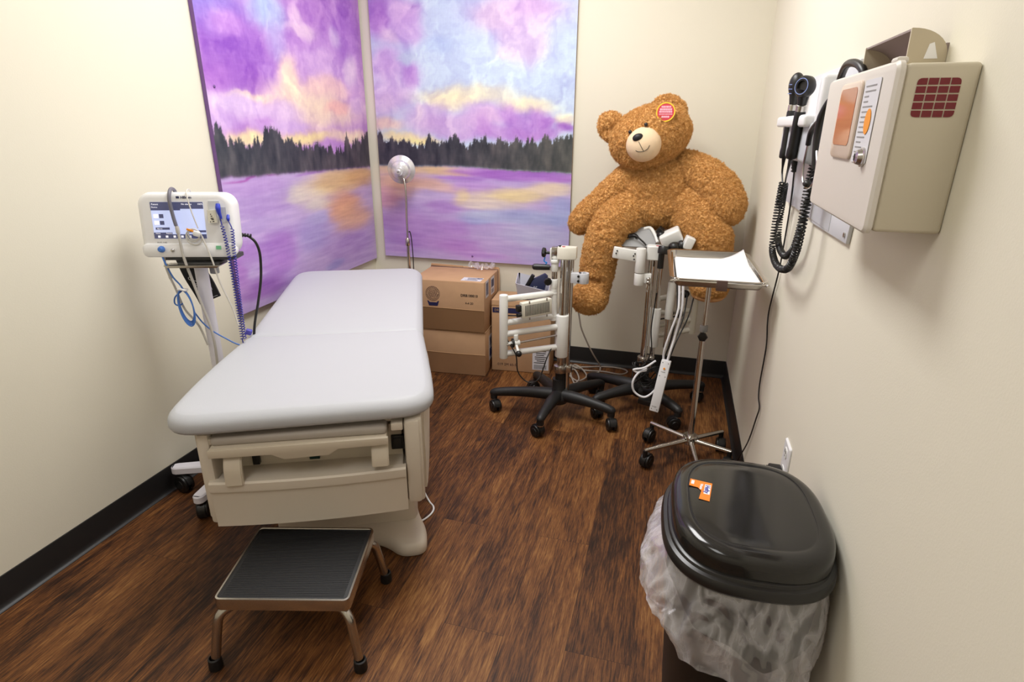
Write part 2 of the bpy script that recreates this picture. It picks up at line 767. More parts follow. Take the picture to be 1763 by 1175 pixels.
def vnoise(x, y):
    xi = np.floor(x).astype(int)
    yi = np.floor(y).astype(int)
    fx = x - xi
    fy = y - yi
    fx = fx * fx * (3 - 2 * fx)
    fy = fy * fy * (3 - 2 * fy)
    g = lambda a, b: _TAB[a % 64, b % 64]
    return (g(xi, yi) * (1 - fx) + g(xi + 1, yi) * fx) * (1 - fy) + (g(xi, yi + 1) * (1 - fx) + g(xi + 1, yi + 1) * fx) * fy


def fbm(x, y, o=4):
    s = 0
    a = 0.5
    for k in range(o):
        s = s + a * (vnoise(x * 2 ** k + 17.3 * k, y * 2 ** k + 9.1 * k) - 0.5)
        a *= 0.55
    return s


def vnoise3(p):
    i = np.floor(p).astype(int)
    f = p - i
    f = f * f * (3 - 2 * f)
    r = 0
    for dx in (0, 1):
        for dy in (0, 1):
            for dz in (0, 1):
                w = np.where(dx, f[:, 0], 1 - f[:, 0]) * np.where(dy, f[:, 1], 1 - f[:, 1]) * np.where(dz, f[:, 2], 1 - f[:, 2])
                r = r + w * _TAB3[(i[:, 0] + dx) % 32, (i[:, 1] + dy) % 32, (i[:, 2] + dz) % 32]
    return r


# ---------------------------------------------------------------- room shell
XL, XR, YB, YF, ZC = -1.8213, 0.362, 3.325, -1.6, 2.62
structure('floor', MB().box(((XL + XR) / 2, (YB + YF) / 2, -0.05), (XR - XL + 0.2, YB - YF + 0.2, 0.1)), M_FLOOR)
structure('wall_left', MB().box((XL - 0.05, (YB + YF) / 2, ZC / 2), (0.1, YB - YF + 0.2, ZC)), M_WALL)
structure('wall_right', MB().box((XR + 0.05, (YB + YF) / 2, ZC / 2), (0.1, YB - YF + 0.2, ZC)), M_WALL)
structure('wall_back', MB().box(((XL + XR) / 2, YB + 0.05, ZC / 2), (XR - XL, 0.1, ZC)), M_WALL)
structure('wall_front', MB().box(((XL + XR) / 2, YF - 0.05, ZC / 2), (XR - XL, 0.1, ZC)), M_WALL)
structure('ceiling', MB().box(((XL + XR) / 2, (YB + YF) / 2, ZC + 0.05), (XR - XL + 0.2, YB - YF + 0.2, 0.1)), M_CEIL)


def baseboard(name, a, b, nrm):
    """vinyl cove base from a to b along a wall, nrm points into the room"""
    a, b, nrm = Vector(a), Vector(b), Vector(nrm)
    prof = [(0, 0.102), (0.003, 0.101), (0.004, 0.098), (0.004, 0.022), (0.006, 0.012), (0.011, 0.005), (0.018, 0.0015), (0.018, 0), (0, 0)]
    bm = MB()
    d = b - a
    t = bmesh.new()
    A = [t.verts.new(a + nrm * p[0] + Vector((0, 0, p[1]))) for p in prof]
    B = [t.verts.new(b + nrm * p[0] + Vector((0, 0, p[1]))) for p in prof]
    for i in range(len(prof)):
        j = (i + 1) % len(prof)
        t.faces.new((A[i], A[j], B[j], B[i]))
    t.faces.new(A)
    t.faces.new(list(reversed(B)))
    bmesh.ops.recalc_face_normals(t, faces=t.faces[:])
    bm._merge(t)
    structure(name, bm, M_BASE)


baseboard('baseboard_left', (XL, YF, 0), (XL, YB, 0), (1, 0, 0))
baseboard('baseboard_right', (XR, YF, 0), (XR, YB, 0), (-1, 0, 0))
baseboard('baseboard_back', (XL + 0.004, YB, 0), (XR - 0.004, YB, 0), (0, -1, 0))


# ---------------------------------------------------------------- lake paintings
SKY_L=[(0.072,1.212,0.223,0.083,128,112,205),(0.449,1.262,0.145,0.076,165,195,230),(0.494,1.163,0.081,0.098,190,195,235),(0.206,1.109,0.231,0.119,150,95,195),(0.224,0.981,0.168,0.074,145,85,190),(0.04,0.967,0.103,0.057,165,105,200),(0.417,1.008,0.079,0.059,165,115,205),(0.176,1.179,0.111,0.046,190,140,215),(0.906,1.308,0.344,0.131,178,125,205),(0.709,1.142,0.215,0.078,185,135,212),(0.832,1.069,0.264,0.089,200,160,220),(1.106,1.225,0.185,0.141,170,115,205),(0.698,1.216,0.119,0.042,225,195,225),(0.66,1.277,0.051,0.054,220,185,225),(0.977,1.209,0.063,0.053,215,190,230),(0.555,1.005,0.074,0.076,240,210,190),(0.664,0.914,0.311,0.08,250,228,200),(0.887,0.969,0.229,0.054,240,200,200),(0.79,0.844,0.384,0.076,248,225,200),(0.946,0.871,0.128,0.04,245,190,185),(1.182,0.969,0.108,0.1,195,150,215),(1.097,1.076,0.068,0.072,225,200,230),(1.167,0.877,0.108,0.051,215,180,225),(0.258,0.909,0.143,0.016,245,220,190),(0.132,0.867,0.217,0.055,222,200,235),(0.403,0.836,0.23,0.061,212,180,232),(0.045,0.805,0.106,0.036,200,165,225),(0.33,0.808,0.065,0.033,190,140,215),(0.511,0.789,0.173,0.028,205,170,228),(0.63,0.738,0.242,0.03,250,232,160),(0.21,0.737,0.162,0.032,245,228,170),(1.054,0.733,0.207,0.033,250,225,195)]
WATER_L=[(0.151,0.53,0.245,0.053,185,150,215),(0.262,0.446,0.196,0.045,180,150,212),(0.491,0.469,0.062,0.048,205,195,215),(0.622,0.468,0.179,0.069,228,215,200),(0.667,0.398,0.139,0.032,222,212,205),(0.872,0.499,0.234,0.067,225,190,130),(1.127,0.507,0.179,0.05,215,170,115),(0.916,0.369,0.175,0.076,222,158,120),(1.015,0.284,0.201,0.079,220,170,140),(0.616,0.253,0.16,0.084,170,155,215),(0.655,0.334,0.116,0.032,180,170,220),(0.288,0.259,0.148,0.064,168,118,201),(0.308,0.169,0.142,0.054,172,122,203),(0.185,0.085,0.176,0.053,150,95,185),(0.091,0.261,0.08,0.066,175,130,205),(0.018,0.191,0.061,0.108,170,115,200),(0.945,0.132,0.281,0.087,172,140,205),(0.767,0.064,0.102,0.021,150,140,205),(0.134,0.378,0.131,0.033,190,165,220),(0.105,0.399,0.056,0.006,205,180,225),(0.201,0.567,0.134,0.006,165,85,175),(0.64,0.559,0.134,0.009,170,125,200)]
SKY_R=[(0.41,1.176,0.089,0.045,185,205,238),(0.857,1.322,0.27,0.091,210,180,222),(0.733,1.312,0.125,0.078,225,205,228),(0.875,1.193,0.141,0.108,215,190,225),(0.8,1.13,0.051,0.029,225,205,232),(0.938,1.346,0.121,0.041,200,165,215),(0.092,1.336,0.184,0.126,190,145,218),(0.054,1.315,0.065,0.097,178,125,210),(0.23,1.345,0.099,0.066,205,170,225),(0.234,1.256,0.1,0.082,205,170,228),(0.112,1.23,0.056,0.045,220,195,230),(0.083,1.092,0.114,0.086,205,165,225),(0.23,1.042,0.065,0.07,185,135,215),(0.101,0.949,0.163,0.097,208,175,228),(0.037,0.868,0.098,0.066,215,190,228),(0.216,1.12,0.074,0.031,190,205,230),(0.554,0.922,0.296,0.055,235,228,200),(0.472,0.883,0.137,0.048,238,228,195),(0.904,0.873,0.154,0.046,242,232,195),(1.117,0.812,0.067,0.038,240,230,205),(0.06,0.776,0.118,0.033,240,208,195),(0.172,0.71,0.146,0.034,245,225,170),(0.296,0.686,0.105,0.025,248,228,160),(0.321,0.81,0.16,0.073,212,182,228),(0.468,0.762,0.203,0.057,208,175,226),(0.651,0.811,0.134,0.072,205,165,222),(0.793,0.819,0.061,0.063,195,145,218),(0.687,0.803,0.062,0.048,215,180,225),(0.659,0.755,0.045,0.048,194,148,217),(0.863,0.772,0.078,0.071,190,140,216),(0.974,0.796,0.077,0.062,185,130,212),(1.025,0.788,0.051,0.039,184,132,212),(1.127,0.766,0.05,0.031,165,105,200),(0.757,0.724,0.222,0.04,190,140,215),(0.993,0.734,0.128,0.031,190,140,215),(0.266,0.843,0.028,0.049,225,205,232)]
WATER_R=[(0.142,0.529,0.2,0.041,228,195,150),(0.405,0.522,0.133,0.03,232,200,140),(0.508,0.504,0.08,0.017,230,200,150),(0.098,0.439,0.156,0.069,222,178,150),(0.29,0.445,0.114,0.041,222,180,160),(0.028,0.353,0.095,0.071,215,165,185),(0.402,0.421,0.105,0.034,222,185,180),(0.624,0.521,0.143,0.026,190,140,216),(0.835,0.513,0.347,0.032,165,105,200),(1.075,0.493,0.107,0.022,172,115,205),(0.514,0.478,0.146,0.013,170,120,208),(0.586,0.433,0.145,0.04,190,150,220),(0.694,0.363,0.202,0.047,230,212,190),(0.871,0.396,0.175,0.04,240,220,160),(1.042,0.441,0.136,0.032,240,220,185),(0.519,0.377,0.059,0.041,232,210,170),(0.694,0.33,0.181,0.027,220,205,205),(0.324,0.364,0.137,0.041,195,175,225),(0.413,0.312,0.121,0.042,175,135,210),(0.908,0.271,0.296,0.047,172,185,225),(1.115,0.307,0.082,0.099,165,175,225),(0.62,0.244,0.111,0.021,165,175,225),(0.693,0.275,0.182,0.027,180,185,225),(0.98,0.165,0.246,0.069,190,190,228),(0.161,0.209,0.237,0.072,180,140,212),(0.454,0.18,0.137,0.057,180,138,213),(0.234,0.111,0.237,0.059,180,138,213),(0.542,0.085,0.189,0.05,180,130,210),(0.07,0.043,0.098,0.037,195,160,222),(0.765,0.098,0.146,0.064,185,165,220),(1.053,0.052,0.176,0.042,185,175,225),(0.654,0.034,0.187,0.022,190,150,220)]
TREE_L=[(-0.022,0.776),(0.011,0.79),(0.037,0.787),(0.054,0.764),(0.071,0.721),(0.089,0.757),(0.099,0.72),(0.153,0.75),(0.166,0.719),(0.204,0.711),(0.261,0.736),(0.275,0.703),(0.318,0.775),(0.358,0.782),(0.401,0.772),(0.429,0.741),(0.488,0.737),(0.519,0.704),(0.622,0.701),(0.719,0.699),(0.76,0.686),(0.844,0.692),(0.869,0.663),(0.93,0.69),(0.966,0.66),(1.008,0.758),(1.037,0.683),(1.085,0.707),(1.159,0.723),(1.248,0.753),(1.272,0.722)]
SHORE_L=[(-0.032,0.584),(0.651,0.567),(1.245,0.556)]
TREE_R=[(0.006,0.725),(0.053,0.692),(0.142,0.701),(0.21,0.689),(0.247,0.669),(0.299,0.657),(0.326,0.728),(0.353,0.687),(0.429,0.692),(0.481,0.725),(0.522,0.693),(0.558,0.677),(0.613,0.698),(0.668,0.707),(0.704,0.683),(0.749,0.715),(0.775,0.683),(0.811,0.696),(0.855,0.7),(0.89,0.681),(0.937,0.717),(0.968,0.686),(1.019,0.722),(1.053,0.714),(1.112,0.719),(1.158,0.727)]
SHORE_R=[(-0.008,0.544),(0.499,0.55),(0.775,0.536),(1.162,0.528)]



def paint_panel(name, label, w, h, sky, water, trees, shore, base_sky, base_water, tree_a, tree_b, M, edge, seed):
    root = thing(name, label, 'painting', M.to_translation())
    nx, nz = int(w / 0.0042), int(h / 0.0046)
    s = np.linspace(0, w, nx)
    t = np.linspace(0, h, nz)
    S, T = np.meshgrid(s, t)
    ox = seed * 7.7
    # brush wobble
    w1 = fbm(S * 7 + ox, T * 7, 5)
    w2 = fbm(S * 7 + 40 + ox, T * 7 + 13, 5)
    S1, T1 = S + 0.075 * w1, T + 0.075 * w2
    S2, T2 = S + 0.12 * fbm(S * 4 + ox, T * 18 + 3, 4), T + 0.035 * fbm(S * 5 + 9 + ox, T * 22, 4)

    def layer(base, blobs, SS, TT, soft, sq):
        C = np.zeros(S.shape + (3,)) + np.array(base, float)
        for (cx, cy, rx, ry, r, g, b) in blobs:
            d = np.sqrt(((SS - cx) / rx) ** 2 + ((TT - cy) / ry) ** 2)
            a = 1 / (1 + np.exp((d - 0.92) / soft))
            a = a[..., None] * sq
            C = C * (1 - a) + np.array((r, g, b), float) * a
        return C
    sky_c = layer(base_sky, sky, S1, T1, 0.17, 0.86)
    # billow texture: swirly light and dark strokes in the clouds
    bil = fbm(S * 9 + 3 * w1 + ox, T * 9 + 3 * w2, 5)
    st = fbm(S * 26 + 5 * w1 + ox, T * 16 + 5 * w2, 3)
    sky_c = sky_c + bil[..., None] * np.array((60, 72, 34)) + st[..., None] * np.array((26, 30, 14))
    wat_c = layer(base_water, water, S2, T2, 0.17, 0.84)
    stroke = fbm(S * 8 + ox, T * 75, 4)
    st2 = fbm(S * 3 + ox, T * 26 + 5, 3)
    wat_c = wat_c + stroke[..., None] * np.array((34, 36, 22)) + st2[..., None] * np.array((20, 26, 12))
    tx = np.array([p[0] for p in trees])
    tz = np.array([p[1] for p in trees])
    top = np.interp(s, tx, tz)
    jag = 0.030 * (vnoise(s * 70 + ox, s * 0) - 0.5) + 0.034 * (vnoise(s * 190, s * 0 + 5) - 0.5)
    spike = 0.030 * np.maximum(0, vnoise(s * 34 + ox, s * 0 + 2) - 0.55) * 2
    top = top + jag * 0.8 + spike - 0.012
    shx = np.array([p[0] for p in shore])
    shz = np.array([p[1] for p in shore])
    bot = np.interp(s, shx, shz)
    tops = top[None, :] + 0.02 * (vnoise(S * 240, T * 160) - 0.5)
    bots = bot[None, :] + 0.012 * fbm(S * 30, T * 10, 3)
    f = np.clip(S / w, 0, 1)[..., None]
    tc = np.array(tree_a) * (1 - f) + np.array(tree_b) * f
    tn = fbm(S * 26 + ox, T * 9, 4)[..., None]
    tn2 = fbm(S * 11, T * 6 + ox, 3)[..., None]
    tc = tc + tn * np.array((70, 62, 54)) + np.maximum(tn2, 0) * np.array((120, 96, 82))
    lowf = np.clip((tops - T) / np.maximum(tops - bots, 1e-3), 0, 1)[..., None]
    C = np.where((T > bots)[..., None], sky_c, wat_c)
    tm = 1 / (1 + np.exp(-(tops - T) / 0.0025))
    tm = tm * (1 / (1 + np.exp(-(T - bots) / 0.003)))
    C = C * (1 - tm[..., None]) + tc * tm[..., None]
    # canvas weave
    C = C + 4 * (vnoise(S * 900, T * 30) - 0.5)[..., None] + 4 * (vnoise(S * 30, T * 900) - 0.5)[..., None]
    C = np.clip(C, 8, 252) / 255.0
    Lc = np.where(C <= 0.04045, C / 12.92, ((C + 0.055) / 1.055) ** 2.4) * PAINT_GAIN
    A = np.ones((nz * nx, 4), dtype=np.float32)
    A[:, :3] = np.clip(Lc, 0, 0.95).reshape(-1, 3)
    co = np.zeros((nz * nx, 3), dtype=np.float32)
    co[:, 0] = S.ravel()
    co[:, 1] = T.ravel()
    idx = np.arange(nz * nx).reshape(nz, nx)
    q = np.stack([idx[:-1, :-1], idx[:-1, 1:], idx[1:, 1:], idx[1:, :-1]], -1).reshape(-1, 4)
    me = bpy.data.meshes.new('painted_face')
    me.from_pydata([], [], [])
    me.vertices.add(nz * nx)
    me.vertices.foreach_set('co', co.ravel())
    me.loops.add(q.size)
    me.loops.foreach_set('vertex_index', q.ravel().astype(np.int32))
    me.polygons.add(len(q))
    me.polygons.foreach_set('loop_start', np.arange(0, q.size, 4, dtype=np.int32))
    me.update(calc_edges=True)
    me.validate()
    at = me.color_attributes.new('paint', 'FLOAT_COLOR', 'POINT')
    at.data.foreach_set('color', A.ravel())
    R = M.to_3x3().to_4x4()
    me.transform(R @ Matrix.Translation((0, 0, 0.0005)))
    me.materials.append(M_PAINT)
    o = bpy.data.objects.new('painted_face', me)
    COL.objects.link(o)
    o.parent = root
    mb = MB()
    mb.box((w / 2, h / 2, -0.009), (w, h, 0.018))
    mb.bm.transform(R)
    bd = mb.build('board', edge, root)
    # screw heads through the board
    sm = MB()
    for (a, b_) in SCREWS[seed]:
        sm.lathe([(0, 0.004), (0.004, 0.0035), (0.0065, 0.001), (0.0065, 0)], 14, Matrix.Translation((a, b_, 0.0005)))
    sm.bm.transform(R)
    sm.build('screw_heads', M_PEDGE, root)
    return root


PAINT_GAIN = 1.06
SCREWS = {1: [(0.045, 0.93)], 2: [(0.578, 0.03)]}
ML = frame_m((-1.801, 2.06, 0.572), (0, 1, 0), (0, 0, 1))
paint_panel('lake_painting', 'purple sunset lake painting on the left wall, dark purple clouds at its top corner', 1.25, 1.62,
            SKY_L, WATER_L, TREE_L, SHORE_L, (188, 140, 212), (192, 168, 220), (60, 64, 74), (70, 64, 78), ML, M_PEDGE, 1)
MR = frame_m((-1.736, 3.305, 0.593), (1, 0, 0), (0, 0, 1))
paint_panel('lake_painting', 'sunset lake painting with pale blue sky on the back wall behind the lamp', 1.163, 1.6,
            SKY_R, WATER_R, TREE_R, SHORE_R, (195, 212, 238), (188, 166, 221), (56, 54, 72), (80, 82, 80), MR, M_PEDGE2, 2)


# ---------------------------------------------------------------- exam table
def exam_table():
    root = thing('exam_table', 'grey padded exam table on a beige plastic base in front of the left painting', 'exam table', (-1.184, 1.814, 0), rad(24.6))
    prof = [(0.05, 0.570), (0.02, 0.571), (0.006, 0.577), (0, 0.587), (0, 0.602), (0.004, 0.612), (0.012, 0.621), (0.022, 0.6275), (0.026, 0.6292), (0.026, 0.6312, 0.97), (0.026, 0.6325, 0.9), (0.026, 0.633, 0.6), (0.026, 0.633, 0.2)]
    seat = round_poly([(-0.325, 0.024), (-0.358, -0.20), (-0.378, -0.40), (-0.388, -0.650), (0.348, -0.622), (0.346, -0.40), (0.336, -0.20), (0.325, 0.024)],
                      [0.035, 0.08, 0.08, 0.115, 0.115, 0.08, 0.08, 0.035], 8)
    MB().loft(resample(seat, 0.05), prof).build('seat_cushion', M_VINYL, root, ang=60)
    back = round_poly([(-0.325, -0.014), (0.325, -0.014), (0.337, 0.86), (-0.285, 0.86)], [0.035, 0.035, 0.10, 0.10], 8)
    T = Matrix.Translation((0, 0, 0.59)) @ Matrix.Rotation(rad(3.4), 4, 'X') @ Matrix.Translation((0, 0, -0.59))
    MB().loft(resample(back, 0.05), prof, M=T).build('back_cushion', M_VINYL, root, ang=60)
    MB().box((0, 0.006, 0.601), (0.60, 0.05, 0.046), 0.01).build('cushion_hinge', M_VINYL, root)
    b = MB()
    b.box((0.015, 0.40, 0.550), (0.50, 0.80, 0.03), 0.008)
    b.bm.transform(T)
    b.build('backrest_frame', M_SHELL2, root)
    # main body shell: rear box, lower box, side walls and roof frame round the front recess
    sh = MB()
    sh.box((-0.005, 0.0, 0.41), (0.58, 0.98, 0.28), 0.02)
    sh.box((-0.018, -0.46, 0.335), (0.545, 0.30, 0.13), 0.012)
    sh.box((-0.288, -0.50, 0.42), (0.035, 0.24, 0.29), 0.012)
    sh.box((0.278, -0.50, 0.425), (0.045, 0.24, 0.28), 0.012)
    sh.box((-0.018, -0.40, 0.555), (0.545, 0.36, 0.015), 0.004)
    sh.build('body_shell', M_SHELL, root)
    # stepped corner posts
    for (name, x, w, z0, z1, y) in (('corner_post', -0.300, 0.026, 0.285, 0.566, -0.605), ('corner_post', 0.282, 0.050, 0.285, 0.566, -0.61)):
        MB().box((x, y + 0.05, (z0 + z1) / 2), (w, 0.10, z1 - z0), 0.009).build(name, M_SHELL, root)
    for (x, s) in ((-0.318, -1), (0.318, 1)):
        sc = MB()
        def side(u, v, x=x, s=s):
            y = -0.56 + 1.06 * u
            z = 0.30 + 0.27 * v
            bulge = 0.018 * math.exp(-((u - 0.30) / 0.22) ** 2) * (0.35 + 0.65 * v) + 0.012 * sin(pi * min(1, max(0, u))) ** 0.5
            scoop = -0.022 * math.exp(-((u - 0.06) / 0.035) ** 2 - ((v - 0.72) / 0.22) ** 2)
            return (x - s * 0.006 + s * (bulge + scoop), y, z)
        def side_in(u, v, x=x, s=s):
            return (x - s * 0.03, -0.56 + 1.06 * u, 0.30 + 0.27 * v)
        nu, nv = 40, 12
        t = bmesh.new()
        A = [[t.verts.new(side(i / nu, j / nv)) for i in range(nu + 1)] for j in range(nv + 1)]
        B = [[t.verts.new(side_in(i / nu, j / nv)) for i in range(nu + 1)] for j in range(nv + 1)]
        for j in range(nv):
            for i in range(nu):
                t.faces.new((A[j][i], A[j][i + 1], A[j + 1][i + 1], A[j + 1][i]))
                t.faces.new((B[j][i], B[j + 1][i], B[j + 1][i + 1], B[j][i + 1]))
        for i in range(nu):
            t.faces.new((A[0][i], B[0][i], B[0][i + 1], A[0][i + 1]))
            t.faces.new((A[nv][i], A[nv][i + 1], B[nv][i + 1], B[nv][i]))
        for j in range(nv):
            t.faces.new((A[j][0], A[j + 1][0], B[j + 1][0], B[j][0]))
            t.faces.new((A[j][nu], B[j][nu], B[j + 1][nu], A[j + 1][nu]))
        bmesh.ops.recalc_face_normals(t, faces=t.faces[:])
        sc._merge(t)
        sc.build('side_cover', M_SHELL, root)
    # drawer front, slightly bowed, with its top lip
    d = MB()
    def bow(x):
        return -0.622 - 0.014 * (1 - ((x + 0.018) / 0.27) ** 2)
    n = 16
    t = bmesh.new()
    prof_d = [(0.0, 0.268), (0.0, 0.277), (-0.002, 0.34), (-0.006, 0.386), (-0.012, 0.390), (-0.013, 0.396), (-0.013, 0.416), (-0.008, 0.421), (0.012, 0.421), (0.012, 0.268)]
    rows = []
    for i in range(n + 1):
        x = -0.288 + 0.543 * i / n
        rows.append([t.verts.new((x, bow(x) + p[0], p[1])) for p in prof_d])
    for a, c in zip(rows[:-1], rows[1:]):
        for k in range(len(prof_d)):
            k2 = (k + 1) % len(prof_d)
            t.faces.new((a[k], a[k2], c[k2], c[k]))
    t.faces.new(rows[0])
    t.faces.new(list(reversed(rows[-1])))
    bmesh.ops.recalc_face_normals(t, faces=t.faces[:])
    d._merge(t)
    d.build('drawer_front', M_SHELL, root)
    # recess between drawer and cushion
    MB().box((-0.015, -0.540, 0.466), (0.52, 0.01, 0.11)).build('recess_back', M_SHELL2, root)
    MB().box((-0.018, -0.565, 0.405), (0.53, 0.12, 0.022), 0.006).build('recess_ledge', M_SHELL, root)
    MB().box((-0.03, -0.512, 0.543), (0.475, 0.230, 0.026), 0.010, seg=3).build('leg_rest_pad', M_PAD, root)
    # leg rest tray with the hand-pull tab in the middle of its lip
    tr = MB()
    tr.box((-0.03, -0.52, 0.525), (0.475, 0.24, 0.012), 0.003)
    lip = [(-0.272, 0.503), (-0.272, 0.527), (0.211, 0.530), (0.211, 0.507), (0.072, 0.505), (0.045, 0.488), (-0.075, 0.485), (-0.108, 0.502)]
    tr.prism([(p[0], p[1]) for p in lip], 0.012, frame_m((0, -0.632, 0), (1, 0, 0), (0, 0, 1)), 0.002)
    tr.build('leg_rest_tray', M_SHELL2, root)
    for x in (-0.215, 0.185):
        pts = [(x, -0.47, 0.512), (x, -0.56, 0.510), (x, -0.605, 0.495), (x, -0.628, 0.465), (x, -0.634, 0.412 if x < 0 else 0.436)]
        P = spline(pts, 6)
        t = bmesh.new()
        R = []
        for i, p in enumerate(P):
            tg = (P[min(i + 1, len(P) - 1)] - P[max(i - 1, 0)]).normalized()
            nr = Vector((0, -tg.z, tg.y)) * -1
            w = 0.024
            R.append([t.verts.new(p + Vector((sx * w, 0, 0)) + nr * dz) for sx, dz in ((-1, 0), (1, 0), (1, 0.016), (-1, 0.016))])
        for a, c in zip(R[:-1], R[1:]):
            for k in range(4):
                t.faces.new((a[k], a[(k + 1) % 4], c[(k + 1) % 4], c[k]))
        t.faces.new(R[0])
        t.faces.new(list(reversed(R[-1])))
        bmesh.ops.recalc_face_normals(t, faces=t.faces[:])
        bmesh.ops.bevel(t, geom=[e for e in t.edges if e.calc_face_angle(0) > 0.6], offset=0.003, segments=2, affect='EDGES')
        st = MB()
        st._merge(t)
        st.build('stirrup_cover', M_SHELL2, root)
    MB().box((-0.013, -0.548, 0.438), (0.030, 0.012, 0.026), 0.002).build('release_latch', M_GREEN, root)
    sk = MB()
    sk.box((0.232, -0.548, 0.462), (0.038, 0.016, 0.046), 0.003)
    sk.box((0.232, -0.557, 0.462), (0.026, 0.004, 0.032), 0.001)
    sk.build('power_socket', M_BLACK, root)
    MB().box((-0.176, -0.552, 0.450), (0.020, 0.016, 0.050), 0.002).build('stirrup_bracket', M_BLACK, root)
    MB().box((0.236, -0.585, 0.546), (0.034, 0.06, 0.024), 0.004).build('corner_bumper', M_SHELL, root)
    MB().box((-0.268, -0.585, 0.540), (0.03, 0.06, 0.02), 0.004).build('corner_bumper', M_SHELL, root)
    # lift column and foot
    c = MB()
    c.box((0.035, 0.03, 0.15), (0.48, 0.82, 0.26), 0.03, taper=(0.98, 0.98))
    c.build('lift_column', M_SHELL, root)
    foot = round_poly([(-0.21, 0.44), (-0.21, -0.38), (0.02, -0.40), (0.16, -0.45), (0.215, -0.515), (0.300, -0.515), (0.305, -0.42), (0.272, -0.30), (0.272, 0.44)],
                      [0.05, 0.05, 0.05, 0.045, 0.030, 0.040, 0.045, 0.05, 0.05], 6)
    MB().loft(foot, [(0.004, 0.0), (0.0, 0.004), (0.0, 0.026), (0.004, 0.036), (0.010, 0.043), (0.016, 0.046), (0.016, 0.047, 0.8)]).build('base_foot', M_SHELL, root, ang=50)
    return root


exam_table()
o = MB().tube([(-0.90, 1.80, 0.20), (-0.85, 1.775, 0.06), (-0.81, 1.752, 0.006), (-0.778, 1.722, 0.004), (-0.768, 1.690, 0.004), (-0.776, 1.650, 0.004), (-0.796, 1.615, 0.004), (-0.815, 1.575, 0.006)], 0.0035).build('floor_cord', M_WHITEC)
tag(o, 'short white cord curling on the floor beside the exam table base', 'cord')


# ---------------------------------------------------------------- step stool
def step_stool():
    root = thing('step_stool', 'chrome step stool with black ribbed top in front of the exam table', 'step stool', (-0.918, 1.120, 0), rad(15.0))
    W, D, H = 0.350, 0.292, 0.216
    fr = MB()
    out = rrect(W, D, 0.016, 5)
    fr.loft(out, [(0.004, H - 0.034), (0.0, H - 0.034), (0.0, H - 0.003), (0.001, H), (0.006, H + 0.0005), (0.0075, H - 0.003)], cap1=False)
    fr.build('rim', M_STEEL, root)
    MB().loft(rrect(W - 0.014, D - 0.014, 0.010, 5), [(0, H - 0.02), (0, H - 0.0025), (0.001, H - 0.002)]).build('top_pad', M_TREAD, root)
    rb = MB()
    for k in range(46):
        y = -D / 2 + 0.016 + k * (D - 0.032) / 45
        rb.box((0, y, H - 0.0016), (W - 0.034, 0.0028, 0.0012))
    rb.build('tread_ribs', M_TREAD, root)
    for sx, sy in ((-1, -1), (1, -1), (1, 1), (-1, 1)):
        a = Vector((sx * (W / 2 - 0.075), sy * (D / 2 - 0.040), H - 0.045))
        pts = [a, Vector((sx * (W / 2 - 0.030), sy * (D / 2 - 0.022), H - 0.043)), Vector((sx * (W / 2 - 0.006), sy * (D / 2 - 0.006), H - 0.060)),
               Vector((sx * (W / 2 + 0.003), sy * (D / 2 + 0.002), H - 0.10)), Vector((sx * (W / 2 + 0.017), sy * (D / 2 + 0.014), 0.02))]
        lg = MB().tube(pts, 0.0125, 14).build('leg', M_STEEL, root)
        ft = Vector((sx * (W / 2 + 0.018), sy * (D / 2 + 0.015), 0))
        dr = (pts[3] - pts[4]).normalized()
        MB().lathe([(0, 0), (0.0165, 0), (0.018, 0.004), (0.0165, 0.034), (0.0125, 0.036)], 20, Matrix.Translation(ft)).build('rubber_foot', M_RUBBER, lg)
    return root


step_stool()


# ---------------------------------------------------------------- casters
def caster(parent, x, y, zt, r, w, heading, m_wheel=None, hood=None, brake=False, world=False):
    """twin-wheel caster: stem top at zt, wheel on the floor"""
    h = Vector((cos(heading), sin(heading), 0))
    sd = Vector((-sin(heading), cos(heading), 0))
    mb = MB()
    c = Vector((x, y, 0)) - h * r * 0.55
    c.z = r
    for s in (-1, 1):
        a = c + sd * (s * w * 0.15)
        b_ = c + sd * (s * w * 0.55)
        mb.cyl(a, b_, r, seg=26, bev=r * 0.14)
        mb.cyl(b_ - sd * s * 0.001, b_ + sd * (s * w * 0.06), r * 0.55, r * 0.45, seg=20)
    o = mb.build('caster', m_wheel or M_BLACK, parent)
    hd = MB()
    # curved fender
    n = 10
    t = bmesh.new()
    R = []
    for i in range(n + 1):
        a = rad(-25 + 200 * i / n)
        dv = h * cos(a) + Vector((0, 0, sin(a)))
        R.append([t.verts.new(c + dv * rr + sd * (sx * w * 0.3)) for sx, rr in ((-1, r * 1.04), (1, r * 1.04), (1, r * 1.12), (-1, r * 1.12))])
    for a, b_ in zip(R[:-1], R[1:]):
        for k in range(4):
            t.faces.new((a[k], a[(k + 1) % 4], b_[(k + 1) % 4], b_[k]))
    t.faces.new(R[0])
    t.faces.new(list(reversed(R[-1])))
    bmesh.ops.recalc_face_normals(t, faces=t.faces[:])
    hd._merge(t)
    hd.cyl((x, y, r * 1.0), (x, y, zt), 0.010, seg=14)
    if brake:
        hd.box(c + h * r * -1.15 + Vector((0, 0, -r * 0.1)), (0.022, 0.03, 0.008), 0.002, rot=(0, 0.5, heading))
    hd.build('fork', hood or M_BLACK, o)
    return o


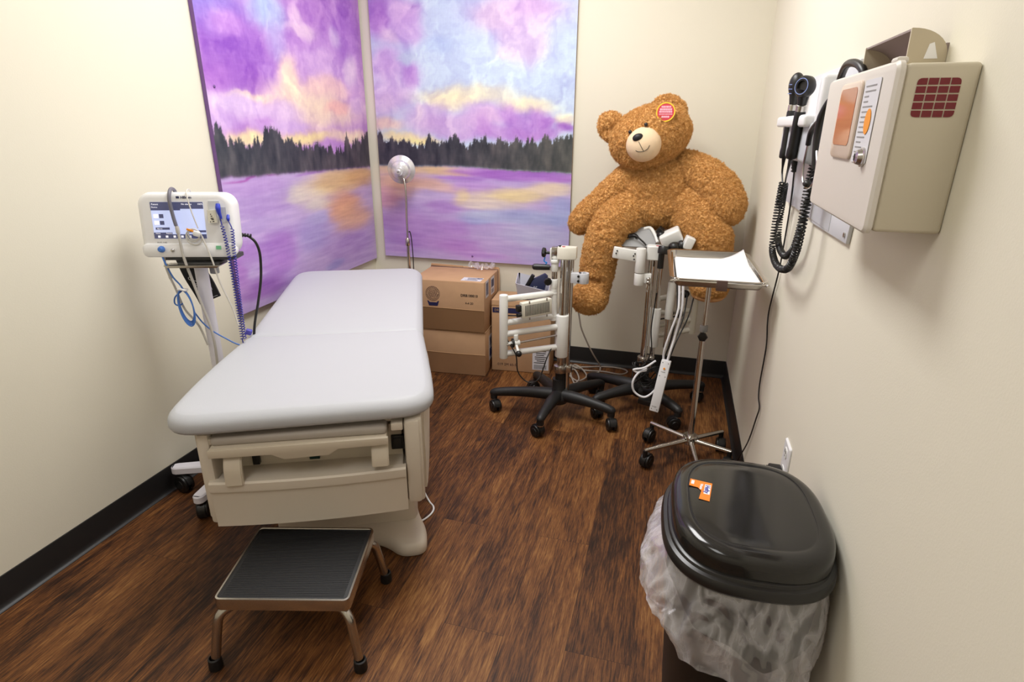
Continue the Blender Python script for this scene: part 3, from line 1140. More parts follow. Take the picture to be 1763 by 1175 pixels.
# ---------------------------------------------------------------- vital signs monitor on its stand
def monitor():
    RZ = rad(18.4)
    root = thing('vital_signs_monitor', 'white vital signs monitor with lit blue screen on a rolling stand by the left wall', 'patient monitor', (-1.585, 1.650, 0), RZ)
    MB().cyl((0, 0, 0.10), (0, 0, 0.905), 0.0215, seg=28).build('pole', M_LILAC, root)
    MB().lathe([(0.0, 0.07), (0.045, 0.07), (0.05, 0.09), (0.045, 0.12), (0.03, 0.14), (0.022, 0.15)], 28).build('hub', M_LILAC, root)
    for i, (a, r) in enumerate(((205, 0.215), (277, 0.225), (349, 0.225), (61, 0.225), (133, 0.20))):
        al = rad(a) - RZ
        d = Vector((cos(al), sin(al), 0))
        lg = MB()
        pl = round_poly([(0.0, -0.026), (r + 0.012, -0.021), (r + 0.030, 0), (r + 0.012, 0.021), (0, 0.026)], [0, 0.012, 0.02, 0.012, 0], 4)
        lg.loft(pl, [(0.004, 0.078), (0, 0.082), (0, 0.104), (0.004, 0.109)], M=Matrix.Rotation(al, 4, 'Z'))
        lg.build('leg', M_LILAC, root)
        caster(root, d.x * r, d.y * r, 0.085, 0.036, 0.036, al + (0.5 if i % 2 else -0.6), brake=(i == 1))
    # mount plate and bracket
    br = MB()
    br.box((0.02, 0.0, 0.932), (0.24, 0.08, 0.016), 0.004)
    br.box((0.02, -0.02, 0.912), (0.14, 0.07, 0.014), 0.003)
    br.build('mount_bracket', M_DGREY, root)
    MB().prism([(-0.075, 0), (0.09, 0), (0.10, 0.008), (-0.085, 0.008)], 0.05, frame_m((0.0, -0.03, 0.906), (1, 0, 0), (0, 0, 1)), 0.001).build('mount_plate', M_STEEL, root)
    # housing, tilted back a little
    T = Matrix.Translation((0.002, -0.018, 1.045)) @ Matrix.Rotation(rad(-6), 4, 'X')
    tilt = Matrix.Rotation(rad(90), 4, 'X')   # outline x,y -> x,z ; extrude toward -y
    W, H = 0.306, 0.208
    hs = MB()
    hs.loft(rrect(W, H, 0.045, 8), [(0.02, -0.052), (0.006, -0.046), (0, -0.03), (0, 0.018), (0.003, 0.026), (0.012, 0.031), (0.02, 0.032)], M=T @ tilt)
    hs.build('housing', M_WHITE, root, ang=50)
    F = T @ tilt                                  # front plane at local z = 0.032
    def fr(x, z, d=0.0322):
        return F @ Vector((x, z, d))
    def quad(mb, x0, z0, x1, z1, d=0.0326, th=0.0006):
        mb.bm.transform(Matrix.Identity(4))
        b = MB().box(((x0 + x1) / 2, (z0 + z1) / 2, d), (abs(x1 - x0), abs(z1 - z0), th))
        b.bm.transform(F)
        me = bpy.data.meshes.new('t')
        b.bm.to_mesh(me)
        b.bm.free()
        mb.bm.from_mesh(me)
        bpy.data.meshes.remove(me)
        return mb
    # lower lip band of the housing
    lip = MB()
    lip.loft(rrect(W * 0.995, 0.046, 0.020, 6, 0, -H / 2 + 0.018), [(0.004, 0.0), (0, 0.02), (0, 0.034), (0.003, 0.037)], M=F)
    lip.build('connector_panel', M_WHITE, root, ang=50)
    SX0, SX1, SZ0, SZ1 = -0.108, 0.062, -0.047, 0.072
    sc = quad(MB(), SX0, SZ0, SX1, SZ1).build('screen', M_SCR, root)
    dk = MB()
    quad(dk, SX0, SZ1 - 0.022, SX1, SZ1, 0.0331)
    quad(dk, SX0, SZ0, SX1, SZ0 + 0.014, 0.0331)
    quad(dk, SX0, SZ1 - 0.027, SX0 + 0.095, SZ1 - 0.022, 0.0331)
    for (z, ) in ((0.02,), (-0.002,)):
        quad(dk, SX0 + 0.024, z, SX0 + 0.038, z + 0.013, 0.0331)
    quad(dk, SX0 + 0.008, -0.018, SX0 + 0.053, -0.0105, 0.0331)
    quad(dk, 0.001, -0.027, 0.022, -0.020, 0.0331)
    quad(dk, 0.028, -0.027, 0.062, -0.020, 0.0331)
    quad(dk, SX0, SZ0, SX0 + 0.06, SZ0 + 0.02, 0.0330)
    dk.build('screen_panels', M_SCRD, sc)
    wt = MB()
    for (z, ) in ((0.02,), (-0.002,)):
        quad(wt, SX0 + 0.006, z, SX0 + 0.022, z + 0.013, 0.0331)
    rightv = (F.to_3x3() @ Vector((1, 0, 0)))
    upv = (F.to_3x3() @ Vector((0, 1, 0)))
    for (s, x, z, sz) in (('Patient', SX0 + 0.004, SZ1 - 0.010, 0.008), ('Device', SX0 + 0.003, SZ1 - 0.019, 0.007), ('No alarms', -0.008, SZ1 - 0.0095, 0.008), ('100%', 0.044, SZ1 - 0.0095, 0.008),
                          ('Home', SX0 + 0.006, SZ0 + 0.015, 0.006), ('Patients', SX0 + 0.04, SZ0 + 0.015, 0.006), ('Alarms', SX0 + 0.012, -0.0165, 0.006)):
        text_mb(wt, s, sz, fr(x, z, 0.0336), rightv, upv, 0.0002)
    wt.build('screen_text', M_SCRW, sc)
    wt = MB()
    for k in range(5):
        quad(wt, SX0 + 0.012 + 0.025 * k, SZ0 + 0.003, SX0 + 0.020 + 0.025 * k, SZ0 + 0.010, 0.0335, 0.0004)
    wt.build('screen_icons', M_SCRW, sc)
    lg = MB()
    text_mb(lg, 'Hillrom', 0.0115, fr(-0.008, 0.083, 0.0325), rightv, upv, 0.0002, bold=0.0003)
    quad(lg, -0.022, 0.0835, -0.012, 0.0905, 0.0325, 0.0004)
    lg.build('maker_logo', M_NAVY, root)
    sm = MB()
    text_mb(sm, 'RVS-100', 0.009, fr(-0.102, -0.064, 0.0325), rightv, upv, 0.0002)
    sm.build('model_text', M_GREYP, root)
    # probe bay and sticker on the right side
    bay = MB()
    for b_ in ((0.098, 0.045, 0.036, 0.06), (0.125, 0.03, 0.02, 0.05)):
        quad(bay, b_[0] - b_[2] / 2, b_[1] - b_[3] / 2, b_[0] + b_[2] / 2, b_[1] + b_[3] / 2, 0.0334, 0.002)
    bay.build('probe_bay', M_LGREY, root)
    pk = MB()
    quad(pk, 0.079, 0.005, 0.107, 0.046, 0.0405, 0.012)
    cov = pk.build('probe_cover_box', M_CREAMP, root)
    pt = MB()
    for k, (x0, x1, z) in enumerate(((0.088, 0.091, 0.034), (0.089, 0.094, 0.028), (0.088, 0.097, 0.021), (0.090, 0.098, 0.017), (0.085, 0.088, 0.010), (0.093, 0.099, 0.011))):
        quad(pt, x0, z - 0.003, x1, z, 0.0467, 0.0004)
    pt.build('box_print', M_INK, cov)
    bt = MB()
    quad(bt, 0.091, -0.083, 0.107, -0.071, 0.0382, 0.003)
    bt.build('power_button', mat('green_button', (120, 196, 150), 0.4), root)
    pp = MB()
    for x in (-0.052,):
        pp.lathe([(0, 0.012), (0.003, 0.012), (0.0045, 0.008), (0.006, 0.006), (0.006, 0)], 16, F @ Matrix.Translation((x, -0.086, 0.036)))
    pp.build('gas_port', M_STEEL, root)
    bp = MB()
    bp.lathe([(0, 0.016), (0.006, 0.016), (0.009, 0.012), (0.011, 0.004), (0.011, 0)], 18, F @ Matrix.Translation((-0.088, -0.082, 0.036)))
    bp.build('sensor_plug', M_BLUE, root)
    # thermometer probe and its two coiled cords
    pr = MB()
    a = fr(0.118, 0.060, 0.045)
    pr.tube([fr(0.116, 0.066, 0.046), fr(0.117, 0.052, 0.05), fr(0.118, 0.036, 0.048), fr(0.121, 0.018, 0.042)], [0.0065, 0.0085, 0.006, 0.003], 14)
    pr.tube([fr(0.141, 0.03, 0.036), fr(0.142, 0.018, 0.042), fr(0.143, 0.01, 0.042)], [0.004, 0.0055, 0.003], 12)
    pr.build('thermometer_probe', mat('royal_blue_plastic', (48, 66, 190), 0.35), root)
    co = MB()
    wco = [(-1.449, 1.630, 1.045), (-1.444, 1.628, 1.018), (-1.440, 1.628, 0.963), (-1.438, 1.628, 0.883), (-1.440, 1.630, 0.779), (-1.444, 1.632, 0.645)]
    helix(wco, 0.0050, 42, 0.0016, co)
    wco2 = [(-1.418, 1.638, 1.035), (-1.424, 1.638, 0.963), (-1.427, 1.636, 0.883), (-1.432, 1.636, 0.779), (-1.434, 1.634, 0.645)]
    helix(wco2, 0.0050, 42, 0.0016, co)
    co.tube([(-1.462, 1.640, 1.075), (-1.452, 1.632, 1.055), (-1.449, 1.630, 1.045)], 0.0018)
    co.tube([(-1.440, 1.648, 1.065), (-1.424, 1.640, 1.048), (-1.418, 1.638, 1.035)], 0.0018)
    co.tube([(-1.444, 1.632, 0.645), (-1.445, 1.640, 0.56), (-1.47, 1.64, 0.50), (-1.50, 1.65, 0.52), (-1.50, 1.66, 0.56)], 0.002)
    co.build('coiled_cord', M_DBLUE, root, world=True)
    # blood pressure hose draped over the top
    hd = MB()
    hd.tube([(-1.660, 1.680, 1.110), (-1.640, 1.655, 1.148), (-1.618, 1.620, 1.160), (-1.602, 1.594, 1.152), (-1.597, 1.582, 1.125), (-1.594, 1.582, 1.078), (-1.589, 1.582, 1.045)], 0.0058)
    hd.build('hose_sleeve', M_DGREYC, root, world=True)
    hb = MB()
    hb.tube([(-1.589, 1.582, 1.045), (-1.585, 1.582, 1.015), (-1.582, 1.582, 0.942), (-1.568, 1.586, 0.861), (-1.556, 1.594, 0.777), (-1.543, 1.602, 0.691), (-1.542, 1.606, 0.625), (-1.55, 1.61, 0.54)], 0.0045)
    hb.lathe([(0.006, 0), (0.0065, 0.004), (0.0065, 0.02), (0.005, 0.024)], 14, Matrix.Translation((-1.586, 1.582, 1.02)))
    hb.build('pressure_hose', M_GREYC, root, world=True)
    gh = MB()
    gh.tube([(-1.655, 1.578, 0.962), (-1.655, 1.572, 0.918), (-1.652, 1.575, 0.877), (-1.645, 1.585, 0.825), (-1.630, 1.592, 0.751), (-1.606, 1.615, 0.685), (-1.588, 1.622, 0.610)], 0.0036)
    gh.tube([(-1.653, 1.573, 0.915), (-1.650, 1.578, 0.862)], 0.0055, smooth=False)
    gh.build('sensor_hose', M_GREYC, root, world=True)
    # pulse sensor cable, wound round its clip
    sp = MB()
    sp.tube([(-1.610, 1.69, 1.11), (-1.590, 1.67, 1.146), (-1.565, 1.635, 1.158), (-1.549, 1.608, 1.148), (-1.537, 1.602, 1.097), (-1.525, 1.606, 1.036)], 0.0022)
    sp.tube([(-1.513, 1.604, 1.010), (-1.491, 1.606, 0.934), (-1.478, 1.608, 0.863), (-1.459, 1.612, 0.80), (-1.449, 1.616, 0.762), (-1.44, 1.62, 0.70)], 0.0028)
    for k, (rr, dz) in enumerate(((0.021, 0.0), (0.026, -0.006), (0.018, 0.003))):
        pts = [(-1.541 + rr * 0.95 * cos(a * 2 * pi / 14) + 0.002 * k, 1.597 + rr * 0.3 * cos(a * 2 * pi / 14), 1.014 + dz + rr * sin(a * 2 * pi / 14)) for a in range(14)]
        sp.tube(pts, 0.0022, closed=True)
    sp.build('pulse_cable', M_SPO2, root, world=True)
    cl = MB()
    cl.box((-1.524, 1.595, 1.020), (0.024, 0.012, 0.018), 0.005, rot=(0, 0.3, RZ))
    cl.build('pulse_clip', M_WHITE, root, world=True)
    MB().box((-1.542, 1.592, 1.030), (0.030, 0.003, 0.007), 0.001, rot=(0, 0.35, RZ)).build('flag_tab', M_ORANGE, root, world=True)
    # blue sensor line and its tied coil
    bl = MB()
    bl.tube([(-1.660, 1.566, 0.962), (-1.645, 1.562, 0.924), (-1.628, 1.566, 0.874), (-1.611, 1.573, 0.845), (-1.604, 1.575, 0.828)], 0.0027)
    for k in range(4):
        dx = 0.0055 * k
        pts = []
        for a in range(16):
            th = 2 * pi * a / 16
            pts.append((-1.606 + dx * 0.6 + (0.019 + 0.001 * k) * cos(th) + 0.014 * sin(th) * -0.5, 1.578 - dx * 0.7 + 0.008 * cos(th), 0.770 - 0.002 * k + (0.058 + 0.002 * k) * sin(th)))
        bl.tube(pts, 0.0025, 8, 4, closed=True)
    bl.tube([(-1.613, 1.578, 0.822), (-1.640, 1.572, 0.800), (-1.648, 1.572, 0.776), (-1.635, 1.575, 0.768), (-1.622, 1.580, 0.775)], 0.0025)
    bl.tube([(-1.598, 1.600, 0.738), (-1.575, 1.605, 0.700), (-1.545, 1.614, 0.668), (-1.508, 1.625, 0.642), (-1.474, 1.634, 0.622), (-1.44, 1.66, 0.60), (-1.43, 1.70, 0.57)], 0.0025)
    bl.build('sensor_line', M_BLUE, root, world=True)
    tz = MB()
    tz.tube([(-1.615, 1.566, 0.830), (-1.600, 1.562, 0.832), (-1.590, 1.568, 0.828), (-1.598, 1.585, 0.826)], 0.004, closed=True)
    tz.build('cable_tie', M_WHITE, root, world=True)
    # mains lead on the right flank
    pw = MB()
    pw.tube([(-1.452, 1.712, 1.000), (-1.440, 1.720, 0.999), (-1.428, 1.728, 0.992), (-1.411, 1.735, 0.970), (-1.404, 1.738, 0.926), (-1.413, 1.736, 0.842), (-1.432, 1.727, 0.755), (-1.456, 1.719, 0.667), (-1.47, 1.712, 0.57)], 0.0046)
    for k in range(4):
        pw.cyl((-1.448 + 0.008 * k, 1.714 + 0.004 * k, 1.0 - 0.0008 * k), (-1.444 + 0.008 * k, 1.716 + 0.004 * k, 1.0 - 0.001 * k), 0.0075 - 0.0005 * k, seg=12)
    pw.box((-1.462, 1.706, 1.001), (0.026, 0.02, 0.018), 0.004, rot=(0, 0, RZ))
    pw.build('mains_lead', M_BLACK, root, world=True)
    MB().box((-1.566, 1.690, 0.888), (0.026, 0.022, 0.055), 0.004).build('probe_holder', M_GREYP, root, world=True)
    return root


monitor()


def bp_cuff():
    RZ = rad(18.4)
    root = thing('blood_pressure_cuff', 'black blood pressure cuff with white print hanging behind the white monitor pole', 'blood pressure cuff', (-1.655, 1.70, 0.80), RZ)
    mb = MB()
    c4 = [(-1.718, 1.683, 0.902), (-1.639, 1.707, 0.902), (-1.588, 1.724, 0.768), (-1.668, 1.700, 0.733)]
    c4 = [Vector(c) for c in c4]

    def pt(u, v, off):
        p = (c4[0].lerp(c4[1], u)).lerp(c4[3].lerp(c4[2], u), v)
        n = Vector((0.316, -0.949, 0))
        return p + n * (off + 0.006 * sin(v * 5 + u * 2))
    t = bmesh.new()
    nu, nv = 10, 16
    A = [[t.verts.new(pt(i / nu, j / nv, 0.004)) for i in range(nu + 1)] for j in range(nv + 1)]
    B = [[t.verts.new(pt(i / nu, j / nv, -0.004)) for i in range(nu + 1)] for j in range(nv + 1)]
    for j in range(nv):
        for i in range(nu):
            t.faces.new((A[j][i], A[j][i + 1], A[j + 1][i + 1], A[j + 1][i]))
            t.faces.new((B[j][i], B[j + 1][i], B[j + 1][i + 1], B[j][i + 1]))
    for i in range(nu):
        t.faces.new((A[0][i], B[0][i], B[0][i + 1], A[0][i + 1]))
        t.faces.new((A[nv][i], A[nv][i + 1], B[nv][i + 1], B[nv][i]))
    for j in range(nv):
        t.faces.new((A[j][0], A[j + 1][0], B[j + 1][0], B[j][0]))
        t.faces.new((A[j][nu], B[j][nu], B[j + 1][nu], A[j + 1][nu]))
    bmesh.ops.recalc_face_normals(t, faces=t.faces[:])
    mb._merge(t)
    mb.build('cuff_bladder', M_CUFF, root, world=True)
    pm = MB()
    upv = (c4[0] - c4[3]).normalized()
    rv = (c4[1] - c4[0]).normalized()
    text_mb(pm, '32-43', 0.017, pt(0.28, 0.06, 0.0055), -upv, rv, 0.0004)
    for (u, v) in ((0.22, 0.42), (0.32, 0.52), (0.26, 0.62), (0.46, 0.60), (0.46, 0.72)):
        p = pt(u, v, 0.0055)
        ring = [p + rv * 0.006 * cos(2 * pi * k / 10) + upv * 0.006 * sin(2 * pi * k / 10) for k in range(10)]
        pm.tube(ring, 0.0009, 6, 2, closed=True)
    for k in range(3):
        q = pt(0.70 + 0.06 * k, 0.52 + 0.05 * k, 0.0055)
        pm.tube([q, q - upv * 0.028], 0.0008, 6, smooth=False)
    a, b_ = pt(0.55, 0.955, 0.0055), pt(0.92, 0.955, 0.0055)
    pm.tube([a, b_], 0.0008, 6, smooth=False)
    pm.build('cuff_print', M_CUFFINK, root, world=True)
    return root


bp_cuff()
o = MB().box((-1.470, 1.700, 0.645), (0.022, 0.014, 0.022), 0.004, rot=(0.3, 0.4, 0.6))
o = o.build('cord_clip', M_VIOLET)
tag(o, 'small violet blue plastic clip beside the exam table edge, by the black lead', 'clip')


# ---------------------------------------------------------------- gooseneck exam lamp
def exam_lamp():
    root = thing('exam_lamp', 'gooseneck exam lamp with spun aluminium shade in front of the right painting', 'lamp', (-1.495, 3.13, 0))
    MB().cyl((0, 0, 0.03), (0, 0, 0.73), 0.010, seg=18).build('pole', M_CHROME, root)
    MB().lathe([(0, 0), (0.08, 0), (0.085, 0.012), (0.075, 0.03), (0.03, 0.045), (0.014, 0.06)], 36).build('base', M_DGREY, root)
    MB().lathe([(0.0105, 0.70), (0.014, 0.705), (0.014, 0.735), (0.008, 0.745)], 18).build('collar', M_STEEL, root)
    gn = MB()
    gp = [(0, 0, 0.74), (0.001, 0, 0.86), (0.004, 0.0, 0.95), (0.004, 0.0, 1.02), (-0.002, 0.005, 1.06), (-0.010, 0.012, 1.085)]
    gn.tube(gp, 0.0062, 12)
    gn.build('gooseneck', M_STEEL, root)
    # shade seen from its closed (bulb socket) side, its mouth turned to the wall
    ax = Vector((-0.20, 0.92, 0.10)).normalized()
    M = Matrix.Translation((-0.020, -0.02, 1.120)) @ rot_to(ax).to_4x4()
    prof = [(0, -0.022), (0.010, -0.022), (0.013, -0.02), (0.013, -0.008), (0.022, -0.006), (0.024, 0.004), (0.030, 0.006), (0.032, 0.012), (0.040, 0.014), (0.050, 0.022), (0.055, 0.034), (0.056, 0.044), (0.060, 0.047), (0.075, 0.054), (0.0785, 0.056), (0.080, 0.060), (0.0785, 0.062), (0.072, 0.058), (0.052, 0.048), (0.03, 0.02)]
    MB().lathe(prof, 48, M).build('shade', M_ALU, root, ang=25)
    sw = MB()
    for a in range(4):
        sw.cyl(M @ Vector((0.006 * cos(a * 1.57), 0.006 * sin(a * 1.57), -0.0225)), M @ Vector((0.006 * cos(a * 1.57), 0.006 * sin(a * 1.57), -0.0235)), 0.0014, seg=8)
    sw.cyl(M @ Vector((0, 0, -0.022)), M @ Vector((0, 0, -0.027)), 0.0025, seg=10)
    sw.build('socket_screws', M_INKB, root)
    MB().tube([(0.010, 0, 0.78), (0.018, -0.002, 0.782), (0.026, -0.004, 0.74), (0.030, -0.004, 0.64), (0.030, -0.004, 0.5), (0.03, 0.0, 0.2), (0.05, 0.02, 0.02)], 0.003).build('cord', M_BLACK, root)
    return root


exam_lamp()


# ---------------------------------------------------------------- cardboard boxes
def carton(label, loc, w, d, h, rz, group, tape=None):
    root = thing('cardboard_box', label, 'box', loc, rz, group)
    mb = MB()
    mb.box((0, 0, h / 2), (w, d, h - 0.002), 0.005, seg=2)
    mb.build('carton', M_CARD, root)
    return root


def seam(root, pts, r=0.0016, m=None, name='flap_edge'):
    return MB().tube(pts, r, 6, smooth=False).build(name, m or M_CARDE, root)


BW, BD = 0.42, 0.335
lo = carton('plain brown cardboard box on the floor, lower of the two stacked beside the exam table', (-1.190, 3.110, 0), BW, BD, 0.268, rad(4), 'cardboard boxes in the back corner')
seam(lo, [(-BW / 2, -BD / 2 - 0.001, 0.132), (0.02, -BD / 2 - 0.001, 0.128), (BW / 2 + 0.001, -BD / 2 - 0.001, 0.13)])
MB().box((0, -BD / 2 - 0.0008, 0.066), (BW * 0.995, 0.001, 0.126)).build('tape', mat('lower_flap_card', (150, 112, 78), 0.85, mottling=0.08, mscale=12), lo)
seam(lo, [(-BW / 2, -BD / 2 - 0.001, 0.266), (BW / 2 + 0.001, -BD / 2 - 0.001, 0.266), (BW / 2 + 0.001, BD / 2, 0.266)], 0.002)
lb = MB().box((BW / 2 + 0.0006, -0.02, 0.14), (0.0008, 0.12, 0.15)).build('shipping_label', M_LABEL, lo)
bt = MB()
for k in range(14):
    bt.box((BW / 2 + 0.0014, -0.065 + 0.006 * k, 0.11), (0.0006, 0.0025 if k % 3 else 0.004, 0.05))
for k in range(4):
    bt.box((BW / 2 + 0.0014, -0.03, 0.16 + 0.012 * k), (0.0006, 0.07, 0.005))
bt.build('label_print', M_NAVY, lb)

up = carton('brown cardboard box with round stamp and shipping labels, topmost of the stacked pair', (-1.188, 3.105, 0.269), BW, BD, 0.290, rad(3.2), 'cardboard boxes in the back corner')
hb = 0.290
MB().box((0, -BD / 2 - 0.0008, 0.066), (BW * 0.995, 0.001, 0.128)).build('tape', M_CARDD, up)
seam(up, [(-BW / 2, -BD / 2 - 0.0015, 0.133), (0.0, -BD / 2 - 0.0015, 0.131), (BW / 2 + 0.001, -BD / 2 - 0.0015, 0.128)])
fl = MB()
fl.box((0, BD / 2 + 0.004, hb * 0.52), (BW + 0.012, 0.008, hb), 0.002)
fl.box((-BW / 2 + 0.10, BD / 2 - 0.004, hb + 0.006), (0.20, 0.006, 0.014), 0.001, rot=(0, 0.03, 0))
fl.box((BW / 2 - 0.07, BD / 2 + 0.006, hb + 0.004), (0.14, 0.006, 0.014), 0.001)
fl.build('back_flap', M_CARD, up)
st = MB()
st.box((0, BD / 2 - 0.012, hb - 0.0008), (BW, 0.006, 0.0012))
st.box((BW / 2 + 0.0002, BD / 2 - 0.012, hb * 0.55), (0.0012, 0.006, hb * 0.85))
st.build('blue_stripe', M_NAVY, up)
lb = MB()
lb.box((0.125, -0.105, hb - 0.0006), (0.115, 0.075, 0.0008), rot=(0, 0, 0.0))
lb.box((BW / 2 + 0.0005, -0.105, hb - 0.05), (0.0008, 0.062, 0.095))
lb.build('shipping_label', M_LABEL, up)
lb2 = MB().box((BW / 2 + 0.0005, 0.02, hb - 0.06), (0.0008, 0.075, 0.10)).build('barcode_label', M_LABEL, up)
ip = MB()
for k in range(5):
    ip.box((0.125 + 0.006 * (k % 2), -0.130 + 0.012 * k, hb + 0.0002), (0.07 - 0.01 * (k % 3), 0.003, 0.0006))
ip.box((0.165, -0.085, hb + 0.0002), (0.03, 0.014, 0.0006))
for k in range(6):
    ip.box((BW / 2 + 0.0012, -0.125 + 0.008 * k, hb - 0.05), (0.0006, 0.003, 0.07))
for k in range(9):
    ip.box((BW / 2 + 0.0012, -0.008 + 0.0065 * k, hb - 0.045), (0.0006, 0.003, 0.045))
for k in range(3):
    ip.box((BW / 2 + 0.0012, 0.018, hb - 0.082 - 0.008 * k), (0.0006, 0.05, 0.003))
ip.build('label_print', M_NAVY, up)
sp = MB()
FY = -BD / 2 - 0.0006
cx, cz = -0.088, 0.212
for rr, th in ((0.041, 0.0008), (0.031, 0.0006)):
    sp.tube([(cx + rr * cos(a * pi / 20), FY, cz + rr * sin(a * pi / 20)) for a in range(40)], th, 6, 2, closed=True)
rnd = random.Random(3)
for k in range(9):
    z = cz + 0.022 - 0.0055 * k
    hw = math.sqrt(max(0.0001, 0.028 ** 2 - (z - cz) ** 2)) * 0.9
    x = cx - hw
    while x < cx + hw:
        w_ = rnd.uniform(0.004, 0.010)
        sp.box((x + w_ / 2, FY, z), (w_, 0.0006, 0.0022))
        x += w_ + 0.003
for k in range(26):
    a = 2 * pi * k / 26
    sp.box((cx + 0.036 * cos(a), FY, cz + 0.036 * sin(a)), (0.003, 0.0006, 0.005), rot=(0, -a + pi / 2, 0))
sp.build('round_stamp', M_INKB, up)
cw = MB()
cw.prism([(-0.034, 0.030), (-0.024, 0.0), (0.026, 0.0), (0.036, 0.030), (0.026, 0.026), (0.0225, 0.020), (-0.02, 0.020), (-0.024, 0.026)], 0.0006, frame_m((cx, FY, 0.141), (1, 0, 0), (0, 0, 1)))
cw.build('stamp_emblem', M_NAVY, up)
tx = MB()
text_mb(tx, 'DRB100010', 0.020, (0.075, FY - 0.0004, 0.205), (1, 0, 0), (0, 0, 1), 0.0003, bold=0.0004)
text_mb(tx, '4-4 20', 0.018, (0.10, FY - 0.0004, 0.162), (1, 0, 0), (0, 0, 1), 0.0003)
tx.build('printed_code', M_INK, up)
# crumpled clear plastic sheet along the top back edge
t = MB()


def crumple(u, v):
    x = -0.07 + 0.16 * u
    y = 0.02 * sin(u * 9) + (v - 0.5) * 0.06
    z = 0.010 + 0.030 * (1 - abs(2 * v - 1)) * (0.5 + 0.5 * abs(sin(u * 11 + 1))) + 0.004 * sin(u * 40 + v * 11)
    return (x, y, z)


t.grid(crumple, 30, 9)
o = t.build('plastic_wrap', M_BAG)
o.location = (-1.09, 3.245, 0.562)
tag(o, 'crumpled clear plastic wrap lying on the back edge of the top stacked box', 'plastic wrap')

W3, D3, H3 = 0.345, 0.20, 0.435
b3 = carton('brown cardboard box with a navy band, standing on the floor behind the left rolling stand', (-0.800, 3.175, 0), W3, D3, H3, rad(5), 'cardboard boxes in the back corner')
bd = MB()
bd.box((0, -D3 / 2 - 0.0006, H3 - 0.060), (W3 * 0.96, 0.0008, 0.030))
bd.build('navy_band', M_NAVY, b3)
tx = MB()
text_mb(tx, 'DRB', 0.020, (-W3 / 2 + 0.018, -D3 / 2 - 0.0016, H3 - 0.067), (1, 0, 0), (0, 0, 1), 0.0003)
tx.build('band_lettering', M_CARDE, b3)
tx = MB()
text_mb(tx, '019 2M 60-5', 0.022, (-W3 / 2 + 0.035, -D3 / 2 - 0.001, 0.036), (1, 0, 0), (0, 0, 1), 0.0003)
tx.build('printed_code', M_INKB, b3)
lb = MB().box((W3 / 2 - 0.055, -D3 / 2 - 0.0007, 0.085), (0.095, 0.0008, 0.125)).build('shipping_label', M_LABEL, b3)
ip = MB()
for k in range(7):
    ip.box((W3 / 2 - 0.058 + 0.004 * (k % 2), -D3 / 2 - 0.0016, 0.14 - 0.012 * k), (0.07 - 0.012 * (k % 3), 0.0006, 0.004))
for k in range(11):
    ip.box((W3 / 2 - 0.09 + 0.0068 * k, -D3 / 2 - 0.0016, 0.042), (0.003, 0.0006, 0.026))
ip.build('label_print', M_INK, lb)
seam(b3, [(-W3 / 2, -D3 / 2 - 0.001, H3 - 0.03), (W3 / 2, -D3 / 2 - 0.001, H3 - 0.03)], 0.0012)


def bin_thing():
    root = thing('storage_bin', 'pale grey open plastic bin on the box behind the left rolling stand', 'bin', (-0.745, 3.165, H3 + 0.001), rad(8))
    ol = rrect(0.19, 0.14, 0.012, 3)
    b = MB()
    M = Matrix.Identity(4)
    b.loft(ol, [(0.022, 0.0), (0.0, 0.095), (0.004, 0.096), (0.025, 0.006)], cap0=True, cap1=True)
    o = b.build('bin_shell', M_BINP, root)
    for v in o.data.vertices:       # the right end of the bin is cut lower than the left end
        if v.co.z > 0.05:
            v.co.z += -0.22 * v.co.x - 0.006 + (0.018 if v.co.y > 0 else -0.012)
    return root


bin_thing()
t = MB()
t.prism([(-0.055, 0), (0.06, 0), (0.085, 0.12), (0.066, 0.135), (0.0, 0.10), (-0.03, 0.07)], 0.03, frame_m((0.0, 0.012, 0), (1, 0, 0), (0, 0, 1)), 0.003)
root = thing('navy_scanner', 'navy blue handheld device standing in the pale grey bin', 'device', (-0.745, 3.160, H3 + 0.012), rad(8))
t.build('body', M_NAVYP, root)
MB().box((-0.028, -0.008, 0.07), (0.022, 0.03, 0.125), 0.004, rot=(0, 0.5, 0)).build('black_pad', M_BLACK, root)
tx = MB()
text_mb(tx, 'ELP', 0.014, (0.005, -0.0186, 0.052), (1, 0, 0), (0, 0, 1), 0.0003)
tx.build('lettering', M_WHITE, root)


# ---------------------------------------------------------------- rolling stands
def five_leg_base(root, legs, m):
    """legs: (angle deg, radius)"""
    hb = MB()
    hb.lathe([(0, 0.075), (0.045, 0.075), (0.055, 0.095), (0.052, 0.12), (0.036, 0.138), (0.030, 0.150), (0.030, 0.20), (0, 0.20)], 30)
    hb.build('hub', m, root)
    for i, (a, r) in enumerate(legs):
        al = rad(a)
        d = Vector((cos(al), sin(al), 0))
        lg = MB()
        lg.tube([d * 0.02 + Vector((0, 0, 0.115)), d * 0.10 + Vector((0, 0, 0.116)), d * (r * 0.6) + Vector((0, 0, 0.112)), d * (r - 0.03) + Vector((0, 0, 0.102)), d * (r + 0.002) + Vector((0, 0, 0.094)), d * (r + 0.014) + Vector((0, 0, 0.086))],
                [0.032, 0.029, 0.025, 0.022, 0.020, 0.012], 16)
        lg.cyl(d * r + Vector((0, 0, 0.066)), d * r + Vector((0, 0, 0.10)), 0.018, seg=18)
        o = lg.build('leg', m, root, ang=50)
        MB().cyl(d * r + Vector((0, 0, 0.060)), d * r + Vector((0, 0, 0.0665)), 0.017, seg=18).build('caster_ring', M_STEEL, o)
        caster(root, d.x * r, d.y * r, 0.068, 0.030, 0.042, al + (1.1, -0.9, 2.2, 0.7, -1.6)[i])


